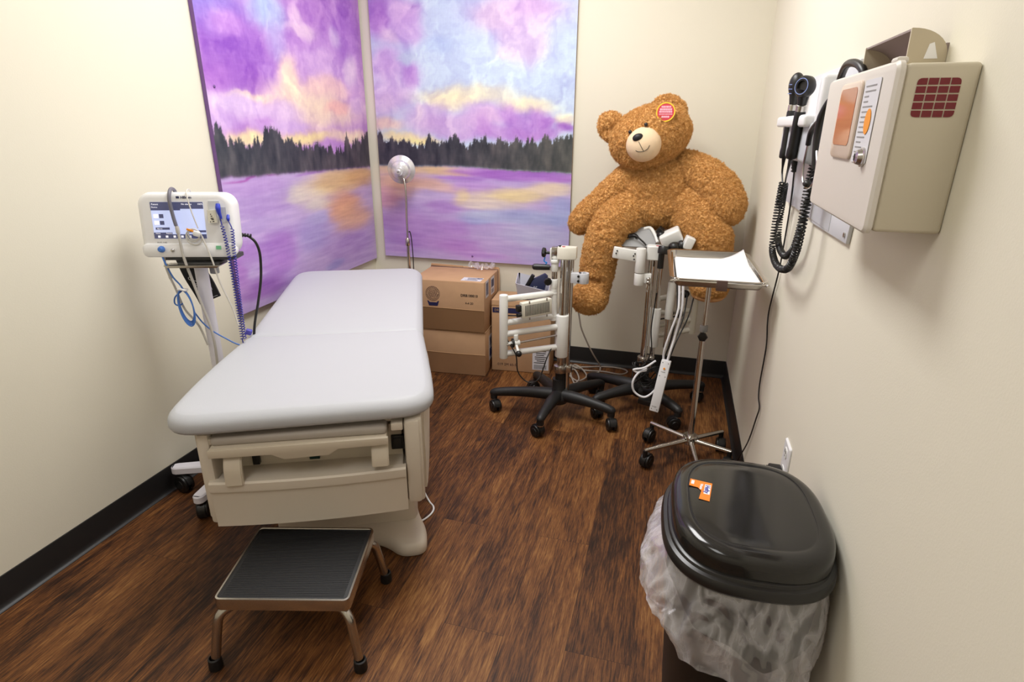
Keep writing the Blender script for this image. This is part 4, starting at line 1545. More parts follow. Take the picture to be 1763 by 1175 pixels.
def stand_left():
    O = Vector((-0.475, 2.600, 0))
    root = thing('rolling_instrument_stand', 'white framed rolling stand with black five-leg base, in front of the boxes', 'rolling stand', O)
    five_leg_base(root, [(262, 0.245), (185, 0.325), (346, 0.28), (52, 0.30), (124, 0.30)], M_BLACKM)
    p = MB()
    p.cyl((0.008, 0, 0.20), (0.008, 0, 0.80), 0.0185, seg=26)
    p.build('main_pole', M_CHROME, root)
    MB().cyl((0.038, 0.012, 0.115), (0.038, 0.012, 0.80), 0.0125, seg=20).build('second_pole', M_CHROME, root)
    MB().cyl((0.006, 0, 0.15), (0.006, 0, 0.245), 0.0235, seg=24).build('pole_socket', M_BLACK, root)
    cl = MB()
    cl.cyl((0.006, 0, 0.236), (0.006, 0, 0.272), 0.0315, seg=24, bev=0.003)
    cl.box((0.036, 0.010, 0.254), (0.05, 0.034, 0.034), 0.005)
    cl.build('pole_clamp', M_STEEL, root)
    MB().cyl((0.008, 0, 0.318), (0.008, 0, 0.528), 0.031, seg=32, bev=0.004).build('sleeve', M_WHITEP, root)
    cp = MB()
    cp.loft(round_poly([(-0.026, -0.030), (0.022, -0.030), (0.062, -0.008), (0.062, 0.026), (-0.010, 0.030), (-0.026, 0.015)], [0.022, 0.02, 0.006, 0.006, 0.02, 0.02], 6), [(0.003, 0.795), (0, 0.799), (0, 0.846), (0.003, 0.851)])
    cp.build('top_cap', M_CREAMP, root)
    MB().lathe([(0, 0.0535), (0.008, 0.0535), (0.009, 0.05)], 18, Matrix.Translation((0.002, -0.004, 0.799))).build('cap_badge', M_RED, root)
    # side column with its knuckles
    cx, cy = -0.036, -0.004
    MB().cyl((cx, cy, 0.50), (cx, cy, 0.66), 0.0165, seg=22).build('side_column', M_WHITEP, root)
    MB().cyl((cx, cy, 0.66), (cx, cy, 0.78), 0.0135, seg=20).build('column_tube', M_CHROME, root)
    k = MB()
    k.cyl((cx, cy, 0.655), (cx, cy, 0.700), 0.018, seg=22, bev=0.003)
    k.cyl((cx, cy, 0.735), (cx, cy, 0.775), 0.0175, seg=22, bev=0.003)
    k.build('column_collar', M_WHITEP, root)
    gm = MB()
    gm.cyl((cx, cy, 0.775), (cx, cy, 0.79), 0.022, seg=22, bev=0.003)
    gm.box((cx - 0.018, cy, 0.815), (0.008, 0.03, 0.055), 0.003)
    gm.box((cx + 0.016, cy, 0.815), (0.008, 0.03, 0.055), 0.003)
    gm.sphere((cx, cy, 0.80), (0.016, 0.013, 0.012))
    gm.build('swivel_yoke', M_WHITEP, root)
    MB().box((cx, cy, 0.832), (0.030, 0.030, 0.036), 0.003).build('yoke_block', M_STEEL, root)
    kn = MB()
    kn.cyl((cx - 0.045, cy, 0.820), (cx - 0.020, cy, 0.820), 0.007, seg=12)
    kn.lathe([(0, 0), (0.020, 0), (0.023, 0.004), (0.022, 0.014), (0.015, 0.017), (0, 0.017)], 8, Matrix.Translation((cx - 0.060, cy, 0.820)) @ rot_to((1, 0, 0)).to_4x4())
    kn.build('tension_knob', M_BLACK, root)
    MB().tube([(cx - 0.045, cy - 0.008, 0.80), (cx - 0.048, cy - 0.010, 0.782), (cx - 0.036, cy - 0.010, 0.775), (cx - 0.045, cy - 0.012, 0.765)], 0.003).build('ribbon_tie', mat('blue_ribbon', (30, 130, 210), 0.6), root)
    gr = MB()
    gr.cyl((cx - 0.020, cy - 0.015, 0.758), (cx - 0.022, cy - 0.018, 0.758), 0.005, seg=10)
    gr.lathe([(0, -0.002), (0.008, 0), (0.0135, 0.006), (0.0145, 0.02), (0.0135, 0.06), (0.0125, 0.075), (0.012, 0.080), (0, 0.080)], 22, Matrix.Translation((cx - 0.098, cy - 0.030, 0.757)) @ rot_to((0.97, 0.12, 0.0)).to_4x4())
    gr.build('handle_grip', M_BLACK, root)
    kn = MB()
    kn.lathe([(0, 0), (0.016, 0), (0.019, 0.005), (0.018, 0.016), (0.010, 0.02), (0, 0.02)], 8, Matrix.Translation((cx - 0.022, cy - 0.035, 0.690)) @ rot_to((-0.3, 1, 0.1)).to_4x4())
    kn.cyl((cx - 0.018, cy - 0.02, 0.69), (cx - 0.005, cy - 0.005, 0.69), 0.006, seg=12)
    kn.build('clamp_knob', M_BLACK, root)
    # parallelogram arms reaching forward left
    ex, ey = -0.229, -0.180
    MB().cyl((ex, ey, 0.352), (ex, ey, 0.655), 0.0195, seg=26, bev=0.003).build('end_tube', M_WHITEP, root)
    a = MB()
    for (z0, z1, x0, y0, r) in ((0.632, 0.634, cx, cy, 0.0145), (0.520, 0.522, cx, cy, 0.0145)):
        a.tube([(x0, y0, z0), (ex, ey, z1)], r, 18, smooth=False)
    a.sphere((cx, cy, 0.632), 0.0175)
    a.sphere((cx, cy, 0.520), 0.0175)
    a.build('upper_arm', M_WHITEP, root)
    a = MB()
    for z0, z1 in ((0.470, 0.468), (0.368, 0.372)):
        a.tube([(-0.005, -0.005, z0), (ex, ey, z1)], 0.0150, 18, smooth=False)
    a.build('lower_arm', M_WHITEP, root)
    rd = MB()
    rd.tube([(0.0, -0.012, 0.432), (ex + 0.01, ey - 0.008, 0.418)], 0.0048, 12, smooth=False)
    rd.build('tension_rod', M_STEEL, root)
    vx, vy, vz = ex + 0.052, ey + 0.036, 0.423
    b = MB()
    b.cyl((vx - 0.034, vy - 0.028, vz - 0.004), (vx - 0.014, vy - 0.012, vz - 0.002), 0.010, seg=16, bev=0.002)
    b.cyl((vx, vy - 0.012, vz), (vx, vy - 0.012, vz + 0.04), 0.011, seg=16, bev=0.002)
    b.cyl((vx - 0.006, vy - 0.018, vz), (vx + 0.016, vy - 0.004, vz), 0.014, seg=18, bev=0.003)
    b.tube([(vx + 0.008, vy - 0.030, vz - 0.006), (vx + 0.022, vy - 0.050, vz - 0.028)], 0.0065, 12, smooth=False)
    b.build('lever_hub', M_WHITEP, root)
    b = MB()
    b.sphere((vx + 0.026, vy - 0.058, vz - 0.034), 0.0145)
    b.cyl((vx - 0.018, vy - 0.018, vz - 0.001), (vx - 0.010, vy - 0.014, vz - 0.001), 0.0215, seg=22)
    b.build('lever_knob', M_BLACK, root)
    # power supply strapped between the upper tubes
    d = Vector((ex - cx, ey - cy, 0)).normalized()
    q = Vector((cx, cy, 0)) + d * 0.105 + Vector((0.016, -0.030, 0.583))
    ang = math.atan2(-d.y, -d.x)
    Rz = Matrix.Rotation(ang, 3, 'Z') @ Matrix.Rotation(rad(-2), 3, 'Y')
    MB().box(q, (0.155, 0.032, 0.074), 0.005, rot=Rz).build('power_supply', M_CREAMP, root)
    sl = MB()
    for i in range(20):
        o = Rz @ Vector((-0.062 + 0.0064 * i, -0.0165, 0.0))
        sl.box(q + o, (0.0026, 0.0015, 0.050), rot=Rz)
    sl.build('vent_slots', M_DARKGAP, root)
    cl = MB()
    for sx in (-0.042, 0.048):
        for sz in (-0.038, 0.038):
            cl.box(q + Rz @ Vector((sx, -0.017, sz)), (0.006, 0.004, 0.012), 0.001, rot=Rz)
    cl.build('clip', M_STEEL, root)
    pl = MB()
    pl.box(q + Rz @ Vector((-0.088, 0.002, 0.012)), (0.020, 0.024, 0.030), 0.003, rot=Rz)
    pl.cyl(q + Rz @ Vector((-0.08, -0.004, -0.018)), q + Rz @ Vector((-0.10, -0.006, -0.018)), 0.009, seg=14)
    pl.tube([q + Rz @ Vector((-0.10, -0.006, -0.018)), Vector((ex - 0.018, ey + 0.045, 0.54)), Vector((ex - 0.026, ey + 0.05, 0.51)), Vector((ex - 0.01, ey + 0.04, 0.47)), Vector((ex + 0.02, ey + 0.01, 0.43)),
             Vector((-0.17, -0.180, 0.372)), Vector((-0.160, -0.180, 0.292)), Vector((-0.124, -0.175, 0.246)), Vector((-0.086, -0.165, 0.240)), Vector((-0.068, -0.11, 0.25)), Vector((-0.045, -0.085, 0.332)), Vector((-0.030, -0.03, 0.378))], 0.0030)
    pl.build('power_lead', M_BLACK, root)
    # side clamp ring on the second pole
    rg = MB()
    rg.box((0.068, -0.004, 0.712), (0.052, 0.030, 0.048), 0.003)
    rg.lathe([(0.013, -0.024), (0.023, -0.024), (0.024, -0.022), (0.024, 0.022), (0.023, 0.024), (0.013, 0.024), (0.013, -0.024)], 26, Matrix.Translation((0.099, 0.0, 0.712)))
    rg.build('side_clamp', M_LGREY, root)
    sc = MB()
    for dz in (0.011, -0.011):
        sc.cyl((0.078, -0.018, 0.712 + dz), (0.078, -0.024, 0.712 + dz), 0.0055, seg=14)
    sc.build('clamp_screws', M_BLACK, root)
    return root


stand_left()


def stand_right():
    O = Vector((-0.080, 2.800, 0))
    root = thing('rolling_instrument_stand', 'rolling stand with black five-leg base in the back corner, holding up the teddy bear', 'rolling stand', O)
    five_leg_base(root, [(-44, 0.255), (28, 0.335), (95, 0.29), (158, 0.30), (217, 0.265)], M_BLACKM)
    MB().cyl((-0.006, 0, 0.155), (-0.006, 0, 0.80), 0.0165, seg=24).build('main_pole', M_CHROME, root)
    MB().cyl((0.034, 0.014, 0.20), (0.034, 0.014, 0.80), 0.0125, seg=20).build('second_pole', M_CHROME, root)
    cl = MB()
    cl.cyl((-0.006, 0, 0.250), (-0.006, 0, 0.284), 0.029, seg=24, bev=0.003)
    cl.box((0.020, 0.010, 0.270), (0.056, 0.036, 0.032), 0.005)
    cl.build('pole_clamp', M_STEEL, root)
    MB().cyl((0.037, 0.014, 0.336), (0.037, 0.014, 0.535), 0.0215, seg=26, bev=0.003).build('sleeve', M_WHITEP, root)
    cp = MB()
    cp.loft(round_poly([(-0.034, -0.026), (0.030, -0.026), (0.040, 0.0), (0.030, 0.030), (-0.034, 0.030)], [0.02, 0.02, 0.02, 0.02, 0.02], 5), [(0.003, 0.775), (0, 0.779), (0, 0.838), (0.003, 0.842)])
    cp.build('top_cap', M_WHITEP, root)
    MB().lathe([(0, 0.0015), (0.009, 0.001), (0.010, 0)], 18, Matrix.Translation((0.016, -0.008, 0.842))).build('cap_badge', M_RED, root)
    # fixed arm to the left
    am = MB()
    am.box((-0.122, -0.034, 0.800), (0.130, 0.030, 0.052), 0.004, rot=(0, rad(8), rad(8)))
    am.cyl((-0.058, -0.030, 0.715), (-0.058, -0.030, 0.832), 0.023, seg=26, bev=0.004)
    am.cyl((-0.058, -0.030, 0.655), (-0.058, -0.030, 0.712), 0.0225, seg=26, bev=0.003)
    am.box((-0.026, -0.018, 0.688), (0.05, 0.03, 0.045), 0.004)
    am.build('side_arm', M_WHITEP, root)
    sc = MB()
    for (x, z) in ((-0.166, 0.818), (-0.170, 0.806), (-0.084, 0.806), (-0.090, 0.796), (-0.086, 0.780)):
        sc.cyl((x, -0.048 + (x + 0.122) * 0.14, z), (x, -0.0525 + (x + 0.122) * 0.14, z), 0.0035, seg=10)
    sc.build('arm_screws', M_BLACK, root)
    lk = MB()
    for dz in (0.688, 0.672):
        lk.sphere((-0.014, -0.036, dz), 0.010)
    lk.tube([(-0.016, -0.036, 0.67), (-0.020, -0.040, 0.645), (-0.013, -0.040, 0.625), (-0.010, -0.038, 0.655)], 0.0028, 8)
    lk.build('clamp_lever', M_CHROME, root)
    # bent bracket plate carrying the head
    pt = MB()
    pl = round_poly([(-0.170, -0.020), (0.0, -0.020), (0.012, 0.012), (-0.010, 0.072), (-0.055, 0.090), (-0.130, 0.075), (-0.175, 0.030)], [0.01, 0.01, 0.02, 0.02, 0.03, 0.03, 0.02], 5)
    pt.loft(pl, [(0, 0), (0, 0.006)], M=Matrix.Translation((-0.006, 0.06, 0.835)) @ Matrix.Rotation(rad(52), 4, 'X'))
    pt.build('bracket_plate', M_GREYP, root)
    pe = MB()
    pe.tube([(-0.060, 0.110, 0.900), (-0.030, 0.105, 0.905), (-0.005, 0.070, 0.880), (0.012, 0.040, 0.850)], 0.008, 12)
    pe.build('bracket_rim', M_WHITEP, root)
    # instrument head: white body, black rings and eyepieces
    hd = MB()
    Rh = Matrix.Rotation(rad(-28), 3, 'Y') @ Matrix.Rotation(rad(10), 3, 'X')
    hd.box((0.070, 0.030, 0.880), (0.098, 0.075, 0.060), 0.010, rot=Rh, seg=3)
    hd.box((0.150, -0.020, 0.866), (0.042, 0.06, 0.058), 0.006, rot=(0, rad(20), 0.1), seg=3)
    hd.build('optical_head', M_WHITEP, root)
    bk = MB()
    ep = MB()
    ep.lathe([(0.012, 0), (0.024, 0), (0.026, 0.006), (0.026, 0.03), (0.022, 0.036), (0.012, 0.036)], 26, Matrix.Translation((0.042, -0.055, 0.815)) @ rot_to((0.1, 0.2, 1)).to_4x4())
    ep.build('eyepiece', M_BLACK, root)
    ep = MB()
    ep.cyl((0.035, -0.02, 0.74), (0.035, -0.02, 0.81), 0.014, seg=16)
    ep.build('focus_knob', M_BLACK, root)
    ep = MB()
    ep.sphere((0.025, 0.040, 0.885), (0.022, 0.022, 0.018))
    ep.box((0.018, 0.05, 0.905), (0.03, 0.03, 0.03), 0.006, rot=(0.4, 0.6, 0))
    ep.build('lamp_mount', M_BLACK, root)
    bk.sphere((0.090, -0.035, 0.846), (0.028, 0.026, 0.024))
    bk.lathe([(0, 0), (0.022, 0), (0.026, 0.006), (0.026, 0.016), (0, 0.016)], 22, Matrix.Translation((0.110, -0.030, 0.850)) @ rot_to((1, 0, 0.2)).to_4x4())
    bk.build('eyepiece', M_BLACK, root)
    cb = MB()
    cb.tube([(-0.14, 0.06, 0.86), (-0.10, 0.05, 0.875), (-0.06, 0.04, 0.852), (-0.04, 0.03, 0.835)], 0.004)
    cb.tube([(-0.13, 0.055, 0.87), (-0.10, 0.075, 0.872), (-0.085, 0.07, 0.86)], 0.009)
    cb.build('head_cable', M_BLACK, root)
    # right-hand pole with the folded arms behind
    rp = MB()
    rp.cyl((0.096, 0.05, 0.475), (0.098, 0.05, 0.66), 0.020, seg=22, bev=0.003)
    rp.build('arm_column', M_WHITEP, root)
    MB().cyl((0.096, 0.05, 0.325), (0.096, 0.05, 0.475), 0.0140, seg=18).build('arm_column_tube', M_CHROME, root)
    fr = MB()
    for z0, z1 in ((0.56, 0.60), (0.485, 0.50), (0.42, 0.45), (0.365, 0.395)):
        fr.tube([(0.045, 0.10, z0), (0.21, 0.155, z1)], 0.0135, 16, smooth=False)
    fr.cyl((0.215, 0.157, 0.375), (0.215, 0.157, 0.62), 0.0185, seg=22, bev=0.003)
    fr.build('folded_arm', M_CREAMP, root)
    kb = MB()
    kb.sphere((0.165, 0.115, 0.590), 0.020)
    kb.sphere((0.148, 0.115, 0.485), (0.018, 0.018, 0.024))
    kb.sphere((0.105, 0.10, 0.490), 0.016)
    kb.tube([(0.05, 0.09, 0.455), (0.15, 0.12, 0.475)], 0.004, smooth=False)
    kb.build('arm_knob', M_BLACK, root)
    bc = MB()
    bc.tube([(0.209, 0.10, 0.608), (0.187, 0.03, 0.499), (0.144, -0.07, 0.409), (0.109, -0.10, 0.301), (0.05, -0.10, 0.20), (-0.014, -0.06, 0.17), (-0.02, -0.05, 0.24)], 0.0034)
    bc.tube([(0.175, 0.10, 0.60), (0.165, 0.02, 0.50), (0.130, -0.08, 0.40), (0.098, -0.10, 0.29), (0.055, -0.10, 0.175), (0.012, -0.08, 0.155), (-0.03, -0.05, 0.20)], 0.0034)
    bc.tube([(0.114, 0.0, 0.70), (0.128, -0.06, 0.60), (0.130, -0.10, 0.551), (0.116, -0.11, 0.42), (0.087, -0.12, 0.299), (0.057, -0.11, 0.173), (0.012, -0.08, 0.165)], 0.0038)
    rnd = random.Random(5)
    for k in range(9):
        a0 = rnd.uniform(0, 6.28)
        pts = [(0.015 + rnd.uniform(-0.01, 0.03) + 0.05 * cos(a0 + j * 0.9) * (1 + 0.3 * rnd.random()), -0.06 + 0.04 * sin(a0 + j * 0.9), 0.215 + 0.055 * sin(j * 1.3 + k)) for j in range(6)]
        bc.tube(pts, 0.0032)
    bc.tube([(0.03, -0.02, 0.62), (0.02, -0.03, 0.45), (0.03, -0.04, 0.33), (0.0, -0.05, 0.24)], 0.003)
    bc.build('cable_bundle', M_BLACK, root)
    ds = MB()
    ds.box((0.035, -0.135, 0.105), (0.085, 0.05, 0.028), 0.005, rot=(0.1, 0.12, -0.1))
    ds.build('adapter_block', M_BLACK, root)
    return root


stand_right()


def power_strip():
    a = Vector((0.026, 2.640, 0.335))
    b = Vector((-0.008, 2.600, 0.092))
    up_ = (a - b).normalized()
    rt = Vector((0.97, -0.12, 0)).normalized()
    rt = (rt - up_ * rt.dot(up_)).normalized()
    n = rt.cross(up_)
    root = thing('power_strip', 'white power strip dangling by its cord from the stand under the bear', 'power strip', b)
    R = Matrix((rt, up_, n)).transposed()
    c = (a + b) / 2 - b
    MB().box(c, (0.044, 0.255, 0.030), 0.004, rot=R).build('housing', M_WHITE, root)
    k = MB()
    for dy in (0.115, 0.05, -0.115):
        for dx in (-0.013, 0.013):
            k.cyl(c + R @ Vector((dx, dy, 0.0148)), c + R @ Vector((dx, dy, 0.0158)), 0.0022, seg=8)
    text_mb(k, 'reset', 0.010, c + R @ Vector((-0.012, 0.068, 0.0152)), rt, up_, 0.0002)
    text_mb(k, 'surge', 0.010, c + R @ Vector((-0.014, -0.105, 0.0152)), rt, up_, 0.0002)
    k.build('mounting_marks', M_DGREY, root)
    MB().cyl(c + R @ Vector((0, 0.088, 0.014)), c + R @ Vector((0, 0.088, 0.018)), 0.0048, seg=14).build('indicator_lamp', M_ORANGE, root)
    cd = MB()
    cd.tube([Vector((0.030, 2.640, 0.335)), (0.040, 2.645, 0.39), (0.052, 2.66, 0.45), (0.070, 2.67, 0.578), (0.068, 2.68, 0.65), (0.06, 2.70, 0.74)], 0.0058)
    cd.tube([(0.045, 2.72, 0.72), (0.054, 2.68, 0.62), (0.052, 2.66, 0.563), (0.024, 2.65, 0.447), (0.010, 2.65, 0.37), (0.012, 2.67, 0.29), (-0.004, 2.66, 0.19), (-0.055, 2.64, 0.137), (-0.108, 2.64, 0.157), (-0.120, 2.64, 0.209), (-0.096, 2.66, 0.252), (-0.062, 2.675, 0.262)], 0.0052)
    cd.tube([(-0.024, 2.70, 0.305), (-0.071, 2.665, 0.279), (-0.112, 2.66, 0.268), (-0.122, 2.66, 0.262), (-0.10, 2.665, 0.252), (-0.06, 2.68, 0.268)], 0.0052)
    cd.build('white_cord', M_WHITEC, root, world=True)
    return root


power_strip()
o = MB()
o.tube([(-0.48, 3.14, 0.41), (-0.468, 3.15, 0.34), (-0.455, 3.16, 0.275), (-0.42, 3.19, 0.18), (-0.385, 3.21, 0.105), (-0.352, 3.255, 0.03), (-0.345, 3.26, 0.008), (-0.343, 3.20, 0.005), (-0.36, 3.17, 0.005)], 0.0045)
tag(o.build('hanging_cord', M_CORDG), 'grey power cord hanging down from behind the bear foot to the floor', 'cord')
o = MB()
o.tube([(-0.565, 3.19, 0.005), (-0.54, 3.255, 0.005), (-0.46, 3.241, 0.005), (-0.327, 3.285, 0.005), (-0.224, 3.285, 0.005), (-0.184, 3.245, 0.005), (-0.22, 3.195, 0.005), (-0.316, 3.209, 0.005), (-0.43, 3.195, 0.006), (-0.50, 3.22, 0.010)], 0.0045)
o.tube([(-0.50, 3.22, 0.010), (-0.528, 3.14, 0.010), (-0.46, 3.03, 0.010), (-0.425, 3.03, 0.012), (-0.403, 3.098, 0.013), (-0.45, 3.20, 0.014), (-0.500, 3.24, 0.014), (-0.500, 3.12, 0.014), (-0.46, 2.99, 0.014), (-0.445, 2.985, 0.014), (-0.44, 3.05, 0.016), (-0.49, 3.17, 0.016), (-0.53, 3.10, 0.008), (-0.56, 3.05, 0.005)], 0.0045)
o.tube([(-0.495, 3.20, 0.02), (-0.475, 3.16, 0.03), (-0.455, 3.18, 0.02), (-0.47, 3.22, 0.012)], 0.0045, closed=True)
tag(o.build('floor_cord', M_CORDG), 'grey cord bundled in loose loops on the floor between the two rolling stands', 'cord')


# ---------------------------------------------------------------- teddy bear
def blob(prims, voxel=0.011, smooth=6):
    """union of ellipsoids -> one smooth closed mesh"""
    mb = MB()
    for p in prims:
        mb.sphere(p[0], p[1], rot=p[2] if len(p) > 2 else None, seg=28)
    me = bpy.data.meshes.new('b')
    mb.bm.to_mesh(me)
    mb.bm.free()
    ob = bpy.data.objects.new('b', me)
    COL.objects.link(ob)
    r = ob.modifiers.new('r', 'REMESH')
    r.mode = 'VOXEL'
    r.voxel_size = voxel
    s = ob.modifiers.new('s', 'SMOOTH')
    s.factor = 0.5
    s.iterations = smooth
    d = ob.modifiers.new('d', 'SUBSURF')
    d.levels = 1
    dg = bpy.context.evaluated_depsgraph_get()
    out = bpy.data.meshes.new_from_object(ob.evaluated_get(dg))
    bpy.data.objects.remove(ob)
    bpy.data.meshes.remove(me)
    return out


def plush(me, amt=0.004, creases=()):
    n = len(me.vertices)
    co = np.zeros(n * 3, dtype=np.float32)
    me.vertices.foreach_get('co', co)
    nn = np.zeros(n * 3, dtype=np.float32)
    me.vertices.foreach_get('normal', nn)
    co = co.reshape(-1, 3).astype(float)
    nn = nn.reshape(-1, 3)
    d = (vnoise3(co * 75 + 5) - 0.5) * 1.1 + (vnoise3(co * 160 + 9) - 0.5) * 1.5 + (vnoise3(co * 22 + 3) - 0.5) * 0.8
    disp = d * amt
    for (a, b, w, dep) in creases:
        a = np.array(a)
        b = np.array(b)
        t = np.clip(((co - a) @ (b - a)) / ((b - a) @ (b - a)), 0, 1)
        q = a + t[:, None] * (b - a)
        dist = np.linalg.norm((co - q), axis=1)
        disp = disp - dep * np.exp(-(dist / w) ** 2)
    co = co + nn * disp[:, None]
    me.vertices.foreach_set('co', co.astype(np.float32).ravel())
    me.update()
    return me


FUR_N = 0


def fur_part(name, prims, root, length=0.0040, density=60000, amt=0.0055, voxel=0.009, smooth=8, creases=(), m=None, hair=True):
    global FUR_N
    me = plush(blob(prims, voxel, smooth), amt, creases)
    me.name = name
    me.transform(inv_of(root))
    for p in me.polygons:
        p.use_smooth = True
    me.materials.clear()
    me.materials.append(m or M_FUR)
    o = bpy.data.objects.new(name, me)
    COL.objects.link(o)
    o.parent = root
    if hair:
        ar = sum(p.area for p in me.polygons)
        md = o.modifiers.new('fur', 'PARTICLE_SYSTEM')
        ps = md.particle_system
        ps.seed = 3 + FUR_N
        FUR_N += 1
        s = ps.settings
        s.type = 'HAIR'
        s.count = int(ar * density)
        s.hair_length = length
        s.hair_step = 3
        s.use_advanced_hair = True
        s.factor_random = 0.002
        s.brownian_factor = 0.002
        s.length_random = 0.5
        s.child_type = 'INTERPOLATED'
        s.rendered_child_count = 7
        s.child_percent = 1
        s.clump_factor = 0.55
        s.clump_shape = 0.2
        s.roughness_1 = 0.0018
        s.roughness_1_size = 0.02
        s.roughness_2 = 0.0030
        s.roughness_2_size = 0.01
        s.roughness_endpoint = 0.002
        s.child_length = 0.9
        s.root_radius = 0.55
        s.tip_radius = 0.35
        s.radius_scale = 0.0012
        s.material = 1
        s.display_step = 2
        s.render_step = 3
    return o


def chain(pts, n=5):
    """list of (x,y,z,r) -> overlapping spheres"""
    out = []
    for (a, b) in zip(pts[:-1], pts[1:]):
        for k in range(n):
            t = k / n
            out.append((tuple(a[i] * (1 - t) + b[i] * t for i in range(3)), a[3] * (1 - t) + b[3] * t))
    p = pts[-1]
    out.append((tuple(p[:3]), p[3]))
    return out


def teddy_bear():
    root = thing('teddy_bear', 'giant brown plush teddy bear with round red ear tag, seated on the back rolling stand', 'teddy bear', (-0.10, 3.05, 0.86))
    tilt = rad(-19)
    # torso
    torso = [((-0.105, 3.060, 1.060), (0.205, 0.165, 0.150), (0, rad(-4), 0)), ((-0.105, 3.065, 1.150), (0.165, 0.130, 0.100)),
             ((-0.100, 3.045, 0.990), (0.205, 0.165, 0.105)), ((-0.02, 3.06, 1.15), (0.13, 0.12, 0.09), (0, rad(15), 0))]
    fur_part('torso', torso, root, creases=[((-0.16, 2.885, 0.905), (0.13, 2.92, 1.010), 0.010, 0.020), ((-0.06, 2.88, 0.905), (0.15, 2.93, 0.965), 0.009, 0.018),
                                            ((-0.17, 2.88, 0.965), (-0.30, 2.92, 0.935), 0.010, 0.018), ((-0.05, 2.885, 1.045), (0.13, 2.93, 1.065), 0.010, 0.016),
                                            ((-0.13, 2.89, 1.15), (0.05, 2.91, 1.15), 0.012, 0.010)])
    # head, cocked to the viewer's left
    hc = Vector((-0.152, 3.000, 1.318))
    head = [(hc, (0.192, 0.160, 0.140), (0, tilt, 0)), (hc + Vector((0.0, -0.01, -0.035)), (0.165, 0.145, 0.110), (0, tilt, 0)),
            (hc + Vector((0.045, 0.0, 0.03)), (0.135, 0.145, 0.115), (0, tilt, 0))]
    fur_part('head', head, root)
    # ears
    for c, r, ry in (((-0.336, 3.03, 1.358), (0.066, 0.040, 0.080), rad(-38)), ((-0.078, 3.03, 1.432), (0.088, 0.042, 0.072), rad(14))):
        c = Vector(c)
        fur_part('ear', [(c, r, (0, ry, 0)), (c + (hc - c) * 0.18, (r[0] * 0.8, 0.034, r[2] * 0.8), (0, ry, 0))], root, length=0.0040,
                 creases=[(c + Vector((-0.03, -0.035, -0.012)), c + Vector((0.03, -0.035, 0.0)), 0.018, 0.010)])
    # arms
    fur_part('arm', chain([(-0.225, 3.02, 1.140, 0.072), (-0.300, 2.985, 1.075, 0.066), (-0.378, 2.950, 0.995, 0.064), (-0.434, 2.935, 0.935, 0.064), (-0.456, 2.930, 0.912, 0.058)]), root)
    fur_part('arm', chain([(0.035, 3.03, 1.180, 0.080), (0.120, 2.99, 1.140, 0.090), (0.188, 2.945, 1.085, 0.093), (0.220, 2.915, 1.030, 0.090), (0.226, 2.905, 1.008, 0.078)]), root,
             creases=[((0.12, 2.86, 0.995), (0.22, 2.83, 0.945), 0.012, 0.018)])
    # legs
    fur_part('leg', chain([(-0.215, 3.00, 0.975, 0.120), (-0.285, 2.915, 0.925, 0.105), (-0.322, 2.870, 0.850, 0.092), (-0.340, 2.855, 0.760, 0.086), (-0.352, 2.855, 0.660, 0.083)]) + chain([(-0.355, 2.855, 0.640, 0.080), (-0.365, 2.835, 0.560, 0.082)]) +
             [((-0.378, 2.800, 0.560), (0.090, 0.100, 0.075), (0, 0.15, 0))], root,
             creases=[((-0.26, 2.77, 0.655), (-0.44, 2.77, 0.665), 0.014, 0.020), ((-0.20, 2.84, 0.87), (-0.38, 2.79, 0.91), 0.010, 0.014), ((-0.22, 2.83, 0.845), (-0.33, 2.78, 0.86), 0.008, 0.012)])
    lf = fur_part('leg', chain([(0.060, 3.00, 0.985, 0.125), (0.120, 2.925, 0.940, 0.115), (0.165, 2.880, 0.870, 0.105), (0.180, 2.865, 0.780, 0.092), (0.185, 2.865, 0.700, 0.086)]) +
                  [((0.185, 2.840, 0.660), (0.088, 0.110, 0.068), None)], root)
    MB().sphere((0.185, 2.845, 0.612), (0.078, 0.098, 0.026)).build('foot_pad', M_SOLE, lf, world=True)
    # muzzle, nose, mouth, eyes
    mc = Vector((-0.170, 2.862, 1.287))
    MB().sphere(mc, (0.080, 0.070, 0.076), rot=(0, tilt, 0), seg=36).build('muzzle', M_MUZZ, root, world=True)
    fn = lambda x, z, off=0.0: Vector((x, mc.y - 0.070 * math.sqrt(max(0.02, 1 - ((x - mc.x) / 0.080) ** 2 - ((z - mc.z) / 0.076) ** 2)) - off, z))
    nm = MB()
    npl = round_poly([(-0.024, 0.010), (0.024, 0.012), (0.020, -0.008), (0.0, -0.018), (-0.02, -0.010)], [0.010, 0.010, 0.010, 0.012, 0.010], 5)
    q = fn(-0.195, 1.318, 0.0)
    nm.sphere(q + Vector((0, 0.004, 0)), (0.024, 0.016, 0.0165), rot=(rad(-25), tilt, 0))
    nm.build('nose', M_NOSE, root, world=True)
    mt = MB()
    mt.tube([fn(x, z, 0.0008) for x, z in ((-0.189, 1.300), (-0.181, 1.287), (-0.172, 1.272), (-0.164, 1.260))], 0.0012, 8)
    mt.tube([fn(x, z, 0.0008) for x, z in ((-0.200, 1.262), (-0.186, 1.257), (-0.164, 1.260), (-0.148, 1.270), (-0.140, 1.286))], 0.0012, 8)
    mt.build('mouth', M_INK, root, world=True)
    for c in ((-0.234, 2.850, 1.340), (-0.166, 2.842, 1.372)):
        MB().sphere(c, 0.0085, seg=16).build('eye', M_BLACK, root, world=True)
    # round ear tag
    Mt = Matrix.Translation((-0.086, 2.872, 1.424)) @ rot_to((-0.08, -0.97, 0.16)).to_4x4()
    tg = MB().lathe([(0, 0), (0.040, 0), (0.040, 0.003), (0, 0.003)], 40, Mt).build('ear_tag', M_REDTAG, root, world=True)
